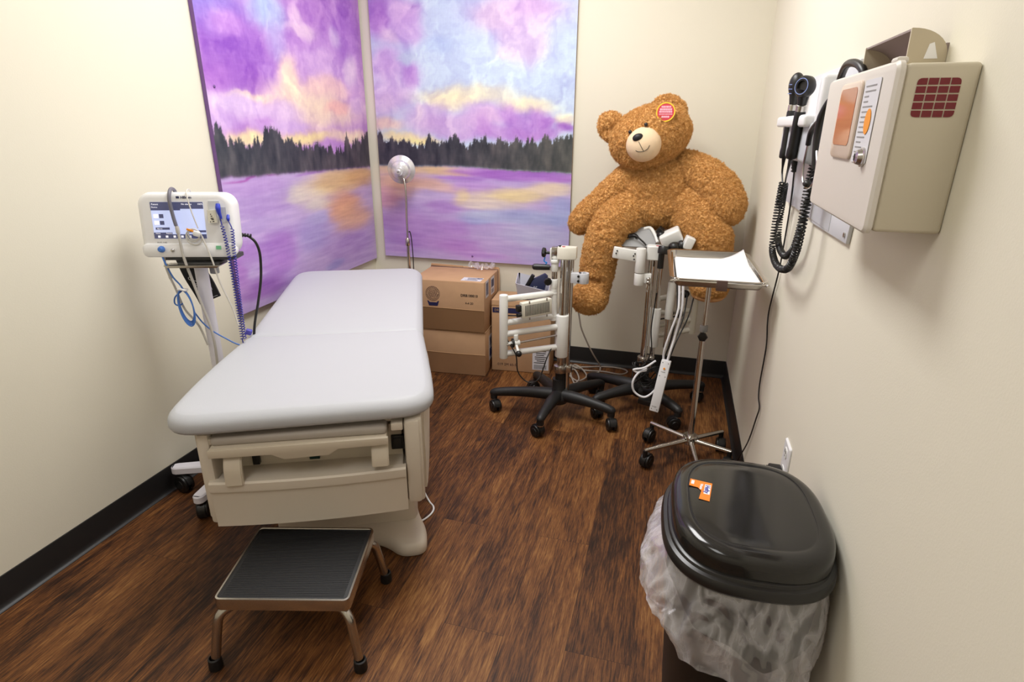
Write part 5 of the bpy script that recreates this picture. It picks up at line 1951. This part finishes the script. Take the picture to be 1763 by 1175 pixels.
    MB().lathe([(0.0365, -0.0005), (0.0415, -0.0005), (0.0415, 0.004), (0.0365, 0.004), (0.0365, -0.0005)], 40, Mt).build('tag_rim', M_YELLOW, tg, world=True)
    pk = MB()
    rv = Vector((1, -0.08, 0.0)).normalized()
    nv = Vector((-0.08, -0.97, 0.16)).normalized()
    uv = nv.cross(rv)
    Mo = Matrix.Translation((-0.086, 2.872, 1.424))
    rnd = random.Random(8)
    for (z, hw, h) in ((0.022, 0.020, 0.008), (0.011, 0.026, 0.009), (0.001, 0.028, 0.008), (-0.009, 0.028, 0.004), (-0.020, 0.016, 0.008)):
        x = -hw
        while x < hw - 0.003:
            w_ = rnd.uniform(0.004, 0.009)
            p = Vector((-0.086, 2.872, 1.424)) + nv * 0.0034 + rv * (x + w_ / 2) + uv * z
            R = Matrix((rv, uv, nv)).transposed()
            pk.box(p, (w_, h, 0.0006), rot=R)
            x += w_ + 0.0012
    pk.build('tag_print', M_PINK, tg, world=True)
    return root


teddy_bear()


# ---------------------------------------------------------------- mayo stand and its tray
def mayo_stand():
    root = thing('tray_stand', 'chrome rolling tray stand with black casters by the right wall', 'tray stand', (0.155, 2.362, 0))
    lo_ = MB().cyl((0, 0, 0.105), (0, 0, 0.585), 0.0125, seg=22)
    lo_.build('lower_pole', M_CHROME, root)
    MB().cyl((0.0, 0, 0.585), (0.0, 0, 0.836), 0.0098, seg=20).build('upper_pole', M_CHROME, root)
    MB().cyl((0, 0, 0.585), (0, 0, 0.612), 0.0155, seg=20, bev=0.002).build('pole_collar', M_GREYP, root)
    kn = MB()
    kn.lathe([(0, 0), (0.006, 0), (0.006, 0.012), (0.018, 0.014), (0.0205, 0.020), (0.018, 0.028), (0, 0.03)], 6, Matrix.Translation((0.0, -0.010, 0.572)) @ rot_to((-0.15, -1, 0)).to_4x4())
    kn.build('height_knob', M_BLACK, root, ang=20)
    hb = MB()
    hb.cyl((0, 0, 0.070), (0, 0, 0.105), 0.026, seg=28, bev=0.004)
    hb.cyl((0, 0, 0.104), (0, 0, 0.112), 0.032, seg=28, bev=0.003)
    hb.build('hub', M_CHROME, root)
    for i, (a, r) in enumerate(((218, 0.235), (146, 0.205), (40, 0.185), (-18, 0.175), (278, 0.21))):
        al = rad(a)
        d = Vector((cos(al), sin(al), 0))
        lg = MB()
        lg.tube([d * 0.02 + Vector((0, 0, 0.090)), d * r + Vector((0, 0, 0.086))], [0.0115, 0.008], 14, smooth=False)
        lg.build('leg', M_CHROME, root)
        caster(root, d.x * (r - 0.006), d.y * (r - 0.006), 0.086, 0.031, 0.036, al + (0.4, -1.5, 0.9, 1.6, -1.0)[i])
    # U frame under the tray
    fr = MB()
    fr.tube([(0.145, 0.14, 0.871), (0.153, -0.30, 0.871), (0.140, -0.327, 0.871), (-0.125, -0.338, 0.871), (-0.140, -0.31, 0.871), (-0.153, 0.14, 0.871)], 0.0038, 10, n=6)
    fr.tube([(-0.150, 0.0, 0.871), (-0.149, 0.0, 0.845), (-0.13, 0.0, 0.837), (0.13, 0.0, 0.837), (0.148, 0.0, 0.845), (0.149, 0.0, 0.871)], 0.004, 10, n=5)
    fr.box((0, 0, 0.837), (0.05, 0.05, 0.006), 0.002)
    fr.build('tray_frame', M_CHROME, root)
    MB().box((0.018, -0.337, 0.862), (0.036, 0.007, 0.036), 0.002).build('frame_clip', mat('brown_clip', (92, 70, 64), 0.4), root)
    return root


mayo_stand()


def tray():
    root = thing('instrument_tray', 'stainless steel instrument tray on the chrome tray stand, holding white paper', 'tray', (0.152, 2.296, 0.844), rad(2.5))
    w, d = 0.322, 0.535
    ol = rrect(w - 0.03, d - 0.03, 0.028, 6)
    mb = MB()
    mb.loft(ol, [(0.020, 0.000), (0.008, 0.0025), (0.002, 0.010), (-0.003, 0.030), (-0.012, 0.0325), (-0.015, 0.0315), (-0.0155, 0.0335), (-0.012, 0.0348), (-0.002, 0.0325), (0.004, 0.011), (0.010, 0.0040), (0.020, 0.002)])
    mb.build('tray_pan', M_STEEL, root, ang=50)
    return root


tray()


def tray_paper():
    root = thing('paper_sheets', 'white paper sheets lying in the steel tray with one corner curling up', 'paper', (0.152, 2.296, 0.848), rad(2.5))
    for k in range(3):
        mb = MB()

        def f(u, v, k=k):
            x = (u - 0.5) * 0.262 + 0.003 * k
            y = (v - 0.5) * 0.445 - 0.012 + 0.004 * k
            # the back right and front right edges ride up the tray wall
            z = 0.002 + 0.0022 * k + 0.030 * max(0, u - 0.80) ** 1.5 * 6 + 0.055 * max(0, (u - 0.70)) * max(0, (v - 0.60)) * 4.2 + 0.001 * sin(7 * u + 3 * v)
            return (x, y, z)
        mb.grid(f, 26, 26)
        o = mb.build('sheet', M_PAPER, root)
        s = o.modifiers.new('thickness', 'SOLIDIFY')
        s.thickness = 0.0006
    pm = MB()
    pm.box((-0.015, -0.205, 0.0105), (0.055, 0.004, 0.0008))
    pm.box((0.052, -0.212, 0.0105), (0.016, 0.010, 0.0008))
    pm.box((-0.015, -0.212, 0.0105), (0.045, 0.002, 0.0008))
    pm.build('printed_line', M_GREYP, root)
    return root


tray_paper()


# ---------------------------------------------------------------- waste bin
LCX, LCY, LA, LB, LN, LR = 0.1965, 1.090, 0.1625, 0.190, 2.75, 0.045


def trash_can():
    root = thing('trash_can', 'tall black plastic trash can with glossy black lid against the right wall', 'trash can', (LCX, LCY, 0))
    ol = superellipse(0, 0, LA, LB, LN, LR, 96)
    cb = MB()
    cb.loft(ol, [(0.056, 0.0), (0.050, 0.004), (0.016, 0.564), (0.012, 0.572)])
    cb.build('can_body', M_CAN, root)
    rm = MB()
    rm.loft(ol, [(0.018, 0.570), (0.002, 0.571), (-0.001, 0.576), (0.0, 0.590), (0.003, 0.595), (0.010, 0.597), (0.012, 0.602), (0.016, 0.604)])
    rm.build('lid_rim', M_RIM, root, ang=30)
    ld = MB()
    ol2 = superellipse(0.004, 0.004, LA - 0.012, LB - 0.013, LN + 0.1, LR, 96)
    ld.loft(ol2, [(0.0, 0.598), (0.0, 0.622), (0.0015, 0.632), (0.005, 0.639), (0.011, 0.6435), (0.020, 0.6462), (0.033, 0.6475), (0.035, 0.6465), (0.0375, 0.6472), (0.0375, 0.6482, 0.8), (0.0375, 0.649, 0.5), (0.0375, 0.6493, 0.2)])
    ld.build('lid', M_LID, root, ang=60)
    z = 0.6492
    # sticker: its lettering runs towards the room's front
    R = Matrix.Rotation(rad(-97), 4, 'Z')

    def place(mb):
        mb.bm.transform(Matrix.Translation((STX, STY, z)) @ R)
        return mb
    STX, STY = 0.102 - LCX, 1.108 - LCY
    s = MB()
    s.prism([(-0.036, -0.020), (-0.010, -0.020), (-0.008, -0.002), (0.002, 0.006), (0.032, 0.004), (0.034, 0.025), (-0.034, 0.025)], 0.0004)
    st = place(s).build('sticker', M_STICK, root)
    s = MB()
    s.box((-0.007, 0.017, 0.0006), (0.036, 0.012, 0.0005))
    s.box((-0.024, -0.014, 0.0006), (0.014, 0.006, 0.0005))
    place(s).build('sticker_patch', M_PAPER, st)
    s = MB()
    text_mb(s, 'Hefty', 0.0135, (-0.022, 0.0125, 0.0010), (1, 0, 0), (0, 1, 0), 0.0002, bold=0.0004)
    place(s).build('sticker_lettering', mat('blue_print', (60, 66, 170), 0.5), st)
    s = MB()
    text_mb(s, 'Waste', 0.008, (-0.024, 0.002, 0.0007), (1, 0, 0), (0, 1, 0), 0.0002, bold=0.0003)
    place(s).build('sticker_caption', M_PAPER, st)
    return root


trash_can()


def bin_liner():
    root = thing('bin_liner', 'clear plastic bag hanging out from under the black trash can lid', 'bin liner', (LCX, LCY, 0.3))
    N, K = 240, 40
    DA = np.array([0, 30, 90, 150, 180, 200, 225, 250, 270, 285, 305, 330, 360])
    DD = np.array([0.07, 0.05, 0.04, 0.055, 0.075, 0.085, 0.115, 0.165, 0.200, 0.215, 0.200, 0.120, 0.07])
    PD = np.array([0.0, 0.0, 0.012, 0.026, 0.030, 0.030, 0.026, 0.022, 0.020, 0.017, 0.010, 0.0, 0.0])

    def f(u, v):
        th = 360.0 * u
        c, s_ = cos(rad(th)), sin(rad(th))
        cl, sl = c * cos(LR) + s_ * sin(LR), -c * sin(LR) + s_ * cos(LR)
        e = (abs(cl / LA) ** LN + abs(sl / LB) ** LN) ** (-1 / LN)
        drop = float(np.interp(th, DA, DD)) * (1 + 0.06 * sin(rad(th) * 9 + 1))
        puff = float(np.interp(th, DA, PD))
        # skirt falls outside the rim, then folds back under itself at the hem
        r = e - 0.010 + (puff + 0.010) * sin(min(1, v * 1.4) * pi / 2)
        z = 0.572 - drop * min(1.0, v / 0.86)
        if v > 0.86:
            q = (v - 0.86) / 0.14
            r -= 0.040 * q
            z += 0.055 * q
        x = r * c
        return (min(x, XR - 0.006 - LCX), r * s_, z - 0.3)
    mb = MB()
    mb.grid(f, N, K, closed_u=True)
    o = mb.build('bag_skirt', M_BAG, root, ang=80)
    n = len(o.data.vertices)
    co = np.zeros(n * 3, dtype=np.float32)
    o.data.vertices.foreach_get('co', co)
    co = co.reshape(-1, 3).astype(float)
    v = np.clip((0.272 - co[:, 2]) / 0.05, 0, 1)
    w = co + 0.05 * (np.stack([vnoise3(co * 14 + 2), vnoise3(co * 14 + 7), vnoise3(co * 14 + 12)], 1) - 0.5)
    r1 = 1 - np.abs(2 * vnoise3(w * np.array((15, 15, 9)) + 3) - 1)
    r2 = 1 - np.abs(2 * vnoise3(w * np.array((40, 40, 26)) + 11) - 1)
    r3 = 1 - np.abs(2 * vnoise3(w * np.array((95, 95, 60)) + 5) - 1)
    d = (r1 - 0.50) * 0.026 + (r2 - 0.5) * 0.012 + (r3 - 0.5) * 0.004
    d = 0.012 * np.logaddexp(0, d / 0.006) * 0.5 - 0.006
    rr = np.linalg.norm(co[:, :2], axis=1)
    dirn = co[:, :2] / rr[:, None]
    free = np.clip(1.0 - np.clip(dirn[:, 0], 0, 1) * 1.2 + np.clip(-dirn[:, 1], 0, 1) * 0.7, 0, 1)
    co[:, :2] += dirn * (d * v * free)[:, None]
    # the film stays outside the can wall
    cl = dirn[:, 0] * cos(LR) + dirn[:, 1] * sin(LR)
    sl = -dirn[:, 0] * sin(LR) + dirn[:, 1] * cos(LR)
    e = (np.abs(cl / LA) ** LN + np.abs(sl / LB) ** LN) ** (-1 / LN)
    r_now = np.linalg.norm(co[:, :2], axis=1)
    co[:, :2] = dirn * np.maximum(r_now, e - 0.009)[:, None]
    co[:, 0] = np.minimum(co[:, 0], XR - 0.005 - LCX)
    o.data.vertices.foreach_set('co', co.astype(np.float32).ravel())
    o.data.update()
    return root


bin_liner()


# ---------------------------------------------------------------- right wall equipment
def sharps_cabinet():
    root = thing('sharps_cabinet', 'beige lockable sharps cabinet with red grid side on the right wall', 'sharps container', (XR, 1.153, 1.22))
    x0 = 0.2755 - XR                # front face behind the door
    L, H = 0.396, 0.222
    mb = MB()
    mb.box((x0 / 2, 0, H / 2), (-x0, L, H), 0.006, seg=3)
    mb.build('cabinet_side', M_SHARPSS, root)
    dr = MB()
    dr.loft(rrect(L + 0.006, H + 0.008, 0.014, 5), [(0.006, -0.001), (0, 0.002), (0, 0.008), (0.004, 0.012), (0.010, 0.013)], M=frame_m((x0, 0, H / 2), (0, -1, 0), (0, 0, 1)))
    d = dr.build('door', M_SHARPS, root)
    MB().box((x0 - 0.002, -L / 2 + 0.03, H + 0.005), (0.016, 0.026, 0.009), 0.004).build('hinge_bump', M_SHARPS, root)
    fx = x0 - 0.0135
    fr = frame_m((fx, 0, 0), (0, -1, 0), (0, 0, 1))
    wf = MB()
    wf.loft(rrect(0.128, 0.118, 0.012, 4), [(0.0, 0.0), (0.0, 0.003), (0.003, 0.005)], M=fr @ Matrix.Translation((-0.004, 0.152, 0)))
    wfo = wf.build('window_frame', mat('peach_window_frame', (224, 206, 190), 0.4), d, world=False)
    wfo.matrix_parent_inverse = Matrix.Identity(4)
    wi = MB().loft(rrect(0.104, 0.088, 0.010, 4), [(0, 0), (0, 0.0006)], M=fr @ Matrix.Translation((-0.004, 0.158, 0.0052)))
    wi.build('viewing_window', M_AMBERW, d)
    pp = MB().loft(rrect(0.080, 0.118, 0.003, 2), [(0, 0), (0, 0.0006)], M=fr @ Matrix.Translation((0.108, 0.150, 0.0004)))
    lb = pp.build('instruction_label', M_LABEL, d)
    ip = MB()
    rnd = random.Random(2)
    for k in range(15):
        w_ = rnd.uniform(0.02, 0.055)
        ip.loft(rrect(w_, 0.0018, 0.0004, 1), [(0, 0), (0, 0.0003)], M=fr @ Matrix.Translation((0.078 + w_ / 2, 0.2 - 0.0072 * k, 0.0012)))
    ip.build('label_print', M_GREYP, lb)
    ov = MB()
    el = [(0.015 * cos(a * pi / 16), 0.018 * sin(a * pi / 16)) for a in range(32)]
    ov.loft(el, [(0, 0), (0, 0.0004)], M=fr @ Matrix.Translation((0.120, 0.150, 0.0016)))
    ov.build('warning_oval', M_ORANGE, lb)
    lk = MB()
    lk.lathe([(0, 0.012), (0.006, 0.012), (0.010, 0.010), (0.012, 0.004), (0.014, 0.003), (0.014, 0)], 26, fr @ Matrix.Translation((0.131, 0.100, 0)))
    lk.build('key_lock', M_STEEL, d)
    MB().loft(rrect(0.004, 0.010, 0.001, 1), [(0, 0), (0, 0.0006)], M=fr @ Matrix.Translation((0.131, 0.100, 0.012))).build('keyhole', M_DARKGAP, d)
    # red windowed grid on the side towards the room's front
    rg = MB()
    sd = frame_m((0, -L / 2 - 0.0003, 0), (1, 0, 0), (0, 0, 1))
    gw, gh = 0.052, 0.050
    xs, zs = -0.046, 0.179
    for i in range(4):
        for j in range(5):
            cxx = xs - gw / 2 + gw * (i + 0.5) / 4
            czz = zs - gh / 2 + gh * (j + 0.5) / 5
            w_, h_ = gw / 4 - 0.0015, gh / 5 - 0.0018
            rr = [0.0, 0.0, 0.0, 0.0]
            if (i, j) == (0, 0): rr[0] = 0.006
            if (i, j) == (3, 0): rr[1] = 0.006
            if (i, j) == (3, 4): rr[2] = 0.006
            if (i, j) == (0, 4): rr[3] = 0.006
            pl = round_poly([(cxx - w_ / 2, czz - h_ / 2), (cxx + w_ / 2, czz - h_ / 2), (cxx + w_ / 2, czz + h_ / 2), (cxx - w_ / 2, czz + h_ / 2)], rr, 4)
            rg.prism(pl, 0.0005, sd)
    rg.build('red_window_grid', M_REDW, root)
    return root


sharps_cabinet()
root = thing('mounting_plate', 'flat grey metal plate screwed to the right wall below the sharps cabinet', 'plate', (XR, 1.57, 1.12))
pm = MB()
pm.prism([(0.185, 0.002), (-0.190, 0.010), (-0.196, 0.062), (0.20, 0.075)], 0.008, frame_m((-0.001, 0, 0), (0, 1, 0), (0, 0, 1)) @ Matrix.Translation((0, 0, -0.008)), 0.001)
pm.bm.transform(Matrix.Translation((-0.0, 0, 0)))
o = pm.build('plate', M_BOARD, root)
xs_ = [v.co.x for v in o.data.vertices]
sh = -0.0005 - max(xs_)
for v in o.data.vertices:
    v.co.x += sh
MB().cyl((-0.0085, -0.172, 0.026), (-0.0115, -0.172, 0.026), 0.0055, seg=16).build('screw', M_STEEL, root)


def glove_dispenser():
    root = thing('glove_box_holder', 'tan round-backed dispenser on the right wall above and behind the sharps cabinet', 'dispenser', (XR, 1.21, 1.444))
    L = 0.245
    pr = [(-0.0006, 0.0), (-0.052, 0.0), (-0.053, 0.055)]
    arc = [(-0.0525 + 0.0519 * sin(rad(90 * k / 10)), 0.019 + 0.037 * cos(rad(90 * k / 10))) for k in range(11)]
    pr += arc
    # end cheeks
    for y in (-L / 2, L / 2 - 0.004):
        MB().prism(pr, 0.004, Matrix.Translation((0, y, 0)) @ frame_m((0, 0.004, 0), (1, 0, 0), (0, 0, 1))).build('end_panel', M_DISP, root)
    MB().prism([(-0.030, 0.014), (-0.012, 0.014), (-0.020, 0.036), (-0.026, 0.034)], 0.0005, frame_m((0, -L / 2 - 0.0001, 0), (1, 0, 0), (0, 0, 1))).build('white_sticker', M_PAPER, root)
    sh = MB()
    sh.box((-0.002, 0, 0.018), (0.004, L - 0.002, 0.034), 0.0)
    sh.box((-0.026, 0, 0.002), (0.052, L - 0.002, 0.004), 0.0)
    n = 10
    t = bmesh.new()
    R = []
    for k in range(n + 1):
        a = rad(90 * k / n)
        p = (-0.052 + 0.0510 * sin(a), 0.0185 + 0.0370 * cos(a))
        p2 = (-0.052 + 0.0480 * sin(a), 0.0185 + 0.0340 * cos(a))
        e_ = L / 2 - 0.0045
        R.append([t.verts.new((p[0], -e_, p[1])), t.verts.new((p[0], e_, p[1])), t.verts.new((p2[0], e_, p2[1])), t.verts.new((p2[0], -e_, p2[1]))])
    for a, b_ in zip(R[:-1], R[1:]):
        for k in range(4):
            t.faces.new((a[k], a[(k + 1) % 4], b_[(k + 1) % 4], b_[k]))
    t.faces.new(R[0])
    t.faces.new(list(reversed(R[-1])))
    bmesh.ops.recalc_face_normals(t, faces=t.faces[:])
    sh._merge(t)
    sh.build('shell', M_DISPIN, root)
    return root


glove_dispenser()


def wall_station():
    root = thing('diagnostic_wall_station', 'pale grey wall board and cradle for exam scopes beside the sharps cabinet', 'wall station', (XR, 1.95, 1.13))
    bd = MB()
    bd.prism([(-0.41, 0.0), (0.22, 0.0), (0.26, 0.05), (0.40, 0.225), (0.38, 0.30), (0.10, 0.372), (-0.41, 0.372)], 0.010, frame_m((-0.0005, 0, 0), (0, 1, 0), (0, 0, 1)), 0.003)
    o = bd.build('backboard', M_BOARD, root)
    mx = max(v.co.x for v in o.data.vertices)
    for v in o.data.vertices:
        v.co.x += -0.0006 - mx
    tr = MB()
    tr.box((-0.036, -0.06, 0.195), (0.056, 0.44, 0.10), 0.010, seg=3)
    tr.box((-0.026, -0.16, 0.19), (0.034, 0.13, 0.10), 0.008)
    tr.build('transformer_case', M_GREYT, root)
    tr = MB()
    tr.box((-0.045, -0.04, 0.248), (0.070, 0.46, 0.030), 0.008, seg=3)
    tr.box((-0.034, -0.285, 0.292), (0.046, 0.040, 0.120), 0.010, seg=3)
    tr.box((-0.018, -0.06, 0.30), (0.016, 0.44, 0.10), 0.005)
    tr.build('cradle', M_WHITE, root)
    MB().cyl((-0.05, 0.19, 0.246), (-0.05, 0.20, 0.246), 0.011, seg=16).build('power_switch', M_BLACK, root)
    # cord plug below the case and the thin power cord down to the outlet
    pc = MB()
    pc.tube([(-0.018, 0.13, 0.165), (-0.018, 0.135, 0.13), (-0.015, 0.130, 0.10)], [0.012, 0.009, 0.006], 12)
    for k in range(5):
        pc.cyl((-0.0175, 0.133, 0.145 - 0.010 * k), (-0.0175, 0.133, 0.141 - 0.010 * k), 0.0105 - 0.0008 * k, seg=12)
    pc.tube([(-0.015, 0.130, 0.10), (-0.012, 0.118, 0.0), (-0.010, 0.130, -0.15), (-0.008, 0.154, -0.23), (-0.006, 0.224, -0.372), (-0.006, 0.215, -0.43), (-0.006, 0.165, -0.50), (-0.006, 0.172, -0.64), (-0.006, 0.150, -0.69), (-0.006, 0.10, -0.71), (-0.007, 0.12, -0.76), (-0.008, 0.20, -0.90), (-0.018, 0.29, -1.03), (-0.026, 0.31, -1.09), (-0.028, 0.25, -1.118), (-0.026, 0.0, -1.122), (-0.025, -0.2, -1.122), (-0.04, -0.33, -1.122)], 0.0026)
    pc.build('power_cord', M_BLACK, root)
    return root


wall_station()


def scope(name, label, cat, top, bot, grp, tail, tcoil, round_head):
    top, bot = Vector(top), Vector(bot)
    root = thing(name, label, cat, bot, 0, grp)
    ax = (top - bot).normalized()
    L = (top - bot).length
    M = rot_to(ax).to_4x4()
    MB().lathe([(0, 0), (0.012, 0), (0.0145, 0.004), (0.0145, 0.02), (0.013, 0.03), (0.0135, 0.08), (0.0135, L * 0.60), (0.012, L * 0.62)], 24, M).build('handle', M_BLACK, root)
    MB().lathe([(0.011, L * 0.615), (0.0125, L * 0.62), (0.0125, L * 0.69), (0.010, L * 0.70)], 24, M).build('neck_ring', M_STEEL, root)
    hd = MB()
    hd.tube([ax * L * 0.70, ax * L * 0.80, ax * L * 0.90], [0.011, 0.014, 0.020], 18)
    c = ax * L * 0.92
    if round_head:
        hd.lathe([(0.0, -0.012), (0.022, -0.012), (0.026, -0.006), (0.026, 0.008), (0.022, 0.014), (0.014, 0.014), (0.012, 0.008), (0, 0.008)], 28, Matrix.Translation(c) @ rot_to((-0.75, -0.66, 0.05)).to_4x4())
    else:
        hd.sphere(c + ax * 0.004, (0.020, 0.024, 0.034), rot=rot_to(ax))
        hd.lathe([(0, 0), (0.010, 0), (0.012, 0.012), (0.009, 0.016), (0, 0.016)], 20, Matrix.Translation(c + ax * 0.012) @ rot_to((-0.75, -0.66, 0.05)).to_4x4())
    h = hd.build('head', M_BLACK, root)
    mk = MB()
    q = Matrix.Translation(c) @ rot_to((-0.75, -0.66, 0.05)).to_4x4()
    if round_head:
        mk.lathe([(0.018, 0.0145), (0.0195, 0.0145), (0.0195, 0.0152), (0.018, 0.0152), (0.018, 0.0145)], 24, q)
    else:
        for k in range(3):
            mk.box(q @ Vector((0.0, 0.004 - 0.012 * k, 0.0215)), (0.010, 0.002, 0.002))
    mk.build('head_marking', mat('pale_blue_marking', (150, 170, 230), 0.4), h)
    cd = MB()
    tl = [Vector(p) - bot for p in tail]
    cd.tube([Vector((0, 0, 0))] + tl, [0.006, 0.003, 0.0026, 0.0026], 8)
    helix([tl[-1]] + [Vector(p) - bot for p in tcoil], 0.0085, 92, 0.0024, cd, seg=6, per=10)
    cd.build('coiled_cord', M_BLACK, root)
    return root


scope('otoscope', 'black wall otoscope nearer the back wall, oval head, in the grey cradle', 'otoscope', (0.300, 1.990, 1.490), (0.298, 1.995, 1.275), 'wall exam scopes',
      [(0.300, 2.000, 1.235), (0.302, 1.975, 1.205)],
      [(0.305, 2.010, 1.13), (0.307, 2.022, 1.047), (0.309, 2.000, 0.990), (0.309, 1.87, 0.972), (0.309, 1.712, 1.000), (0.309, 1.640, 1.059), (0.309, 1.618, 1.121), (0.312, 1.622, 1.182), (0.318, 1.625, 1.235), (0.325, 1.65, 1.28)], False)
scope('ophthalmoscope', 'black wall ophthalmoscope with round dial head, nearer the sharps cabinet', 'ophthalmoscope', (0.285, 1.745, 1.474), (0.285, 1.790, 1.284), 'wall exam scopes',
      [(0.292, 1.86, 1.235), (0.318, 2.03, 1.195)],
      [(0.330, 2.10, 1.13), (0.332, 2.105, 1.06), (0.332, 2.060, 1.008), (0.332, 1.92, 0.995), (0.332, 1.80, 1.040), (0.332, 1.758, 1.110), (0.332, 1.755, 1.171), (0.332, 1.75, 1.225), (0.336, 1.75, 1.28)], True)


def stethoscope():
    root = thing('stethoscope', 'black tubed stethoscope hanging between the scopes and the sharps cabinet', 'stethoscope', (0.30, 1.55, 1.30))
    tb = MB()
    tb.tube([(0.318, 1.545, 1.440), (0.312, 1.500, 1.468), (0.306, 1.440, 1.482), (0.306, 1.37, 1.478), (0.310, 1.325, 1.462), (0.318, 1.31, 1.43)], 0.0075, 12)
    tb.tube([(0.318, 1.545, 1.440), (0.308, 1.565, 1.415), (0.303, 1.580, 1.385), (0.302, 1.588, 1.355), (0.302, 1.585, 1.32), (0.305, 1.575, 1.27)], [0.004, 0.007, 0.010, 0.009, 0.007, 0.006], 12)
    tb.tube([(0.302, 1.580, 1.375), (0.298, 1.605, 1.368), (0.296, 1.640, 1.350), (0.297, 1.655, 1.322)], [0.008, 0.007, 0.0065, 0.006], 12)
    tb.build('rubber_tubing', M_BLACK, root, world=True)
    er = MB()
    er.tube([(0.297, 1.655, 1.322), (0.298, 1.672, 1.270), (0.300, 1.655, 1.235), (0.304, 1.605, 1.224), (0.306, 1.560, 1.240), (0.305, 1.553, 1.28), (0.304, 1.575, 1.31)], 0.003, 10)
    er.build('ear_tubes', M_STEEL, root, world=True)
    MB().sphere((0.300, 1.60, 1.234), (0.010, 0.013, 0.009)).build('ear_tip', M_BLACK, root, world=True)
    return root


stethoscope()


def outlet():
    root = thing('wall_outlet', 'white wall outlet plate low on the right wall behind the trash can', 'outlet', (XR, 1.553, 0.495))
    pl = MB()
    pl.loft(rrect(0.074, 0.116, 0.006, 3), [(0, 0), (0, 0.003), (0.003, 0.006)], M=frame_m((-0.0006, 0, 0), (0, -1, 0), (0, 0, 1)))
    pl.build('cover_plate', M_WHITE, root)
    s = MB()
    for z in (0.028, -0.028):
        s.loft(rrect(0.032, 0.028, 0.010, 4), [(0, 0), (0, 0.002)], M=frame_m((-0.0064, 0, z), (0, -1, 0), (0, 0, 1)))
    so = s.build('socket', M_WHITEP, root)
    sl = MB()
    for dy in (-0.006, 0.006):
        sl.box((-0.0086, dy, 0.032), (0.001, 0.002, 0.009))
    sl.cyl((-0.0082, 0, 0.020), (-0.0090, 0, 0.020), 0.002, seg=8)
    sl.build('slot', M_DARKGAP, so)
    return root


outlet()
pg = MB()
px_, py_, pz_ = XR - 0.0092, 1.553, 0.466
pg.box((px_ - 0.018, py_, pz_), (0.034, 0.026, 0.026), 0.005, seg=3)
for k in range(5):
    pg.cyl((px_ - 0.036 - 0.007 * k, py_, pz_), (px_ - 0.040 - 0.007 * k, py_, pz_), 0.010 - 0.0008 * k, seg=14)
pg.cyl((px_ - 0.03, py_, pz_), (px_ - 0.075, py_, pz_), 0.0055, seg=12)
pg.tube([(px_ - 0.07, py_, pz_), (px_ - 0.10, py_ + 0.005, pz_ - 0.01), (px_ - 0.125, py_ + 0.02, pz_ - 0.06), (px_ - 0.13, py_ + 0.05, pz_ - 0.2), (px_ - 0.13, py_ + 0.09, pz_ - 0.4), (px_ - 0.10, py_ + 0.15, 0.01), (px_ - 0.06, py_ + 0.3, 0.006)], 0.0035)
tag(pg.build('power_plug', M_BLACK), 'black power plug in the wall outlet behind the trash can lid', 'plug')
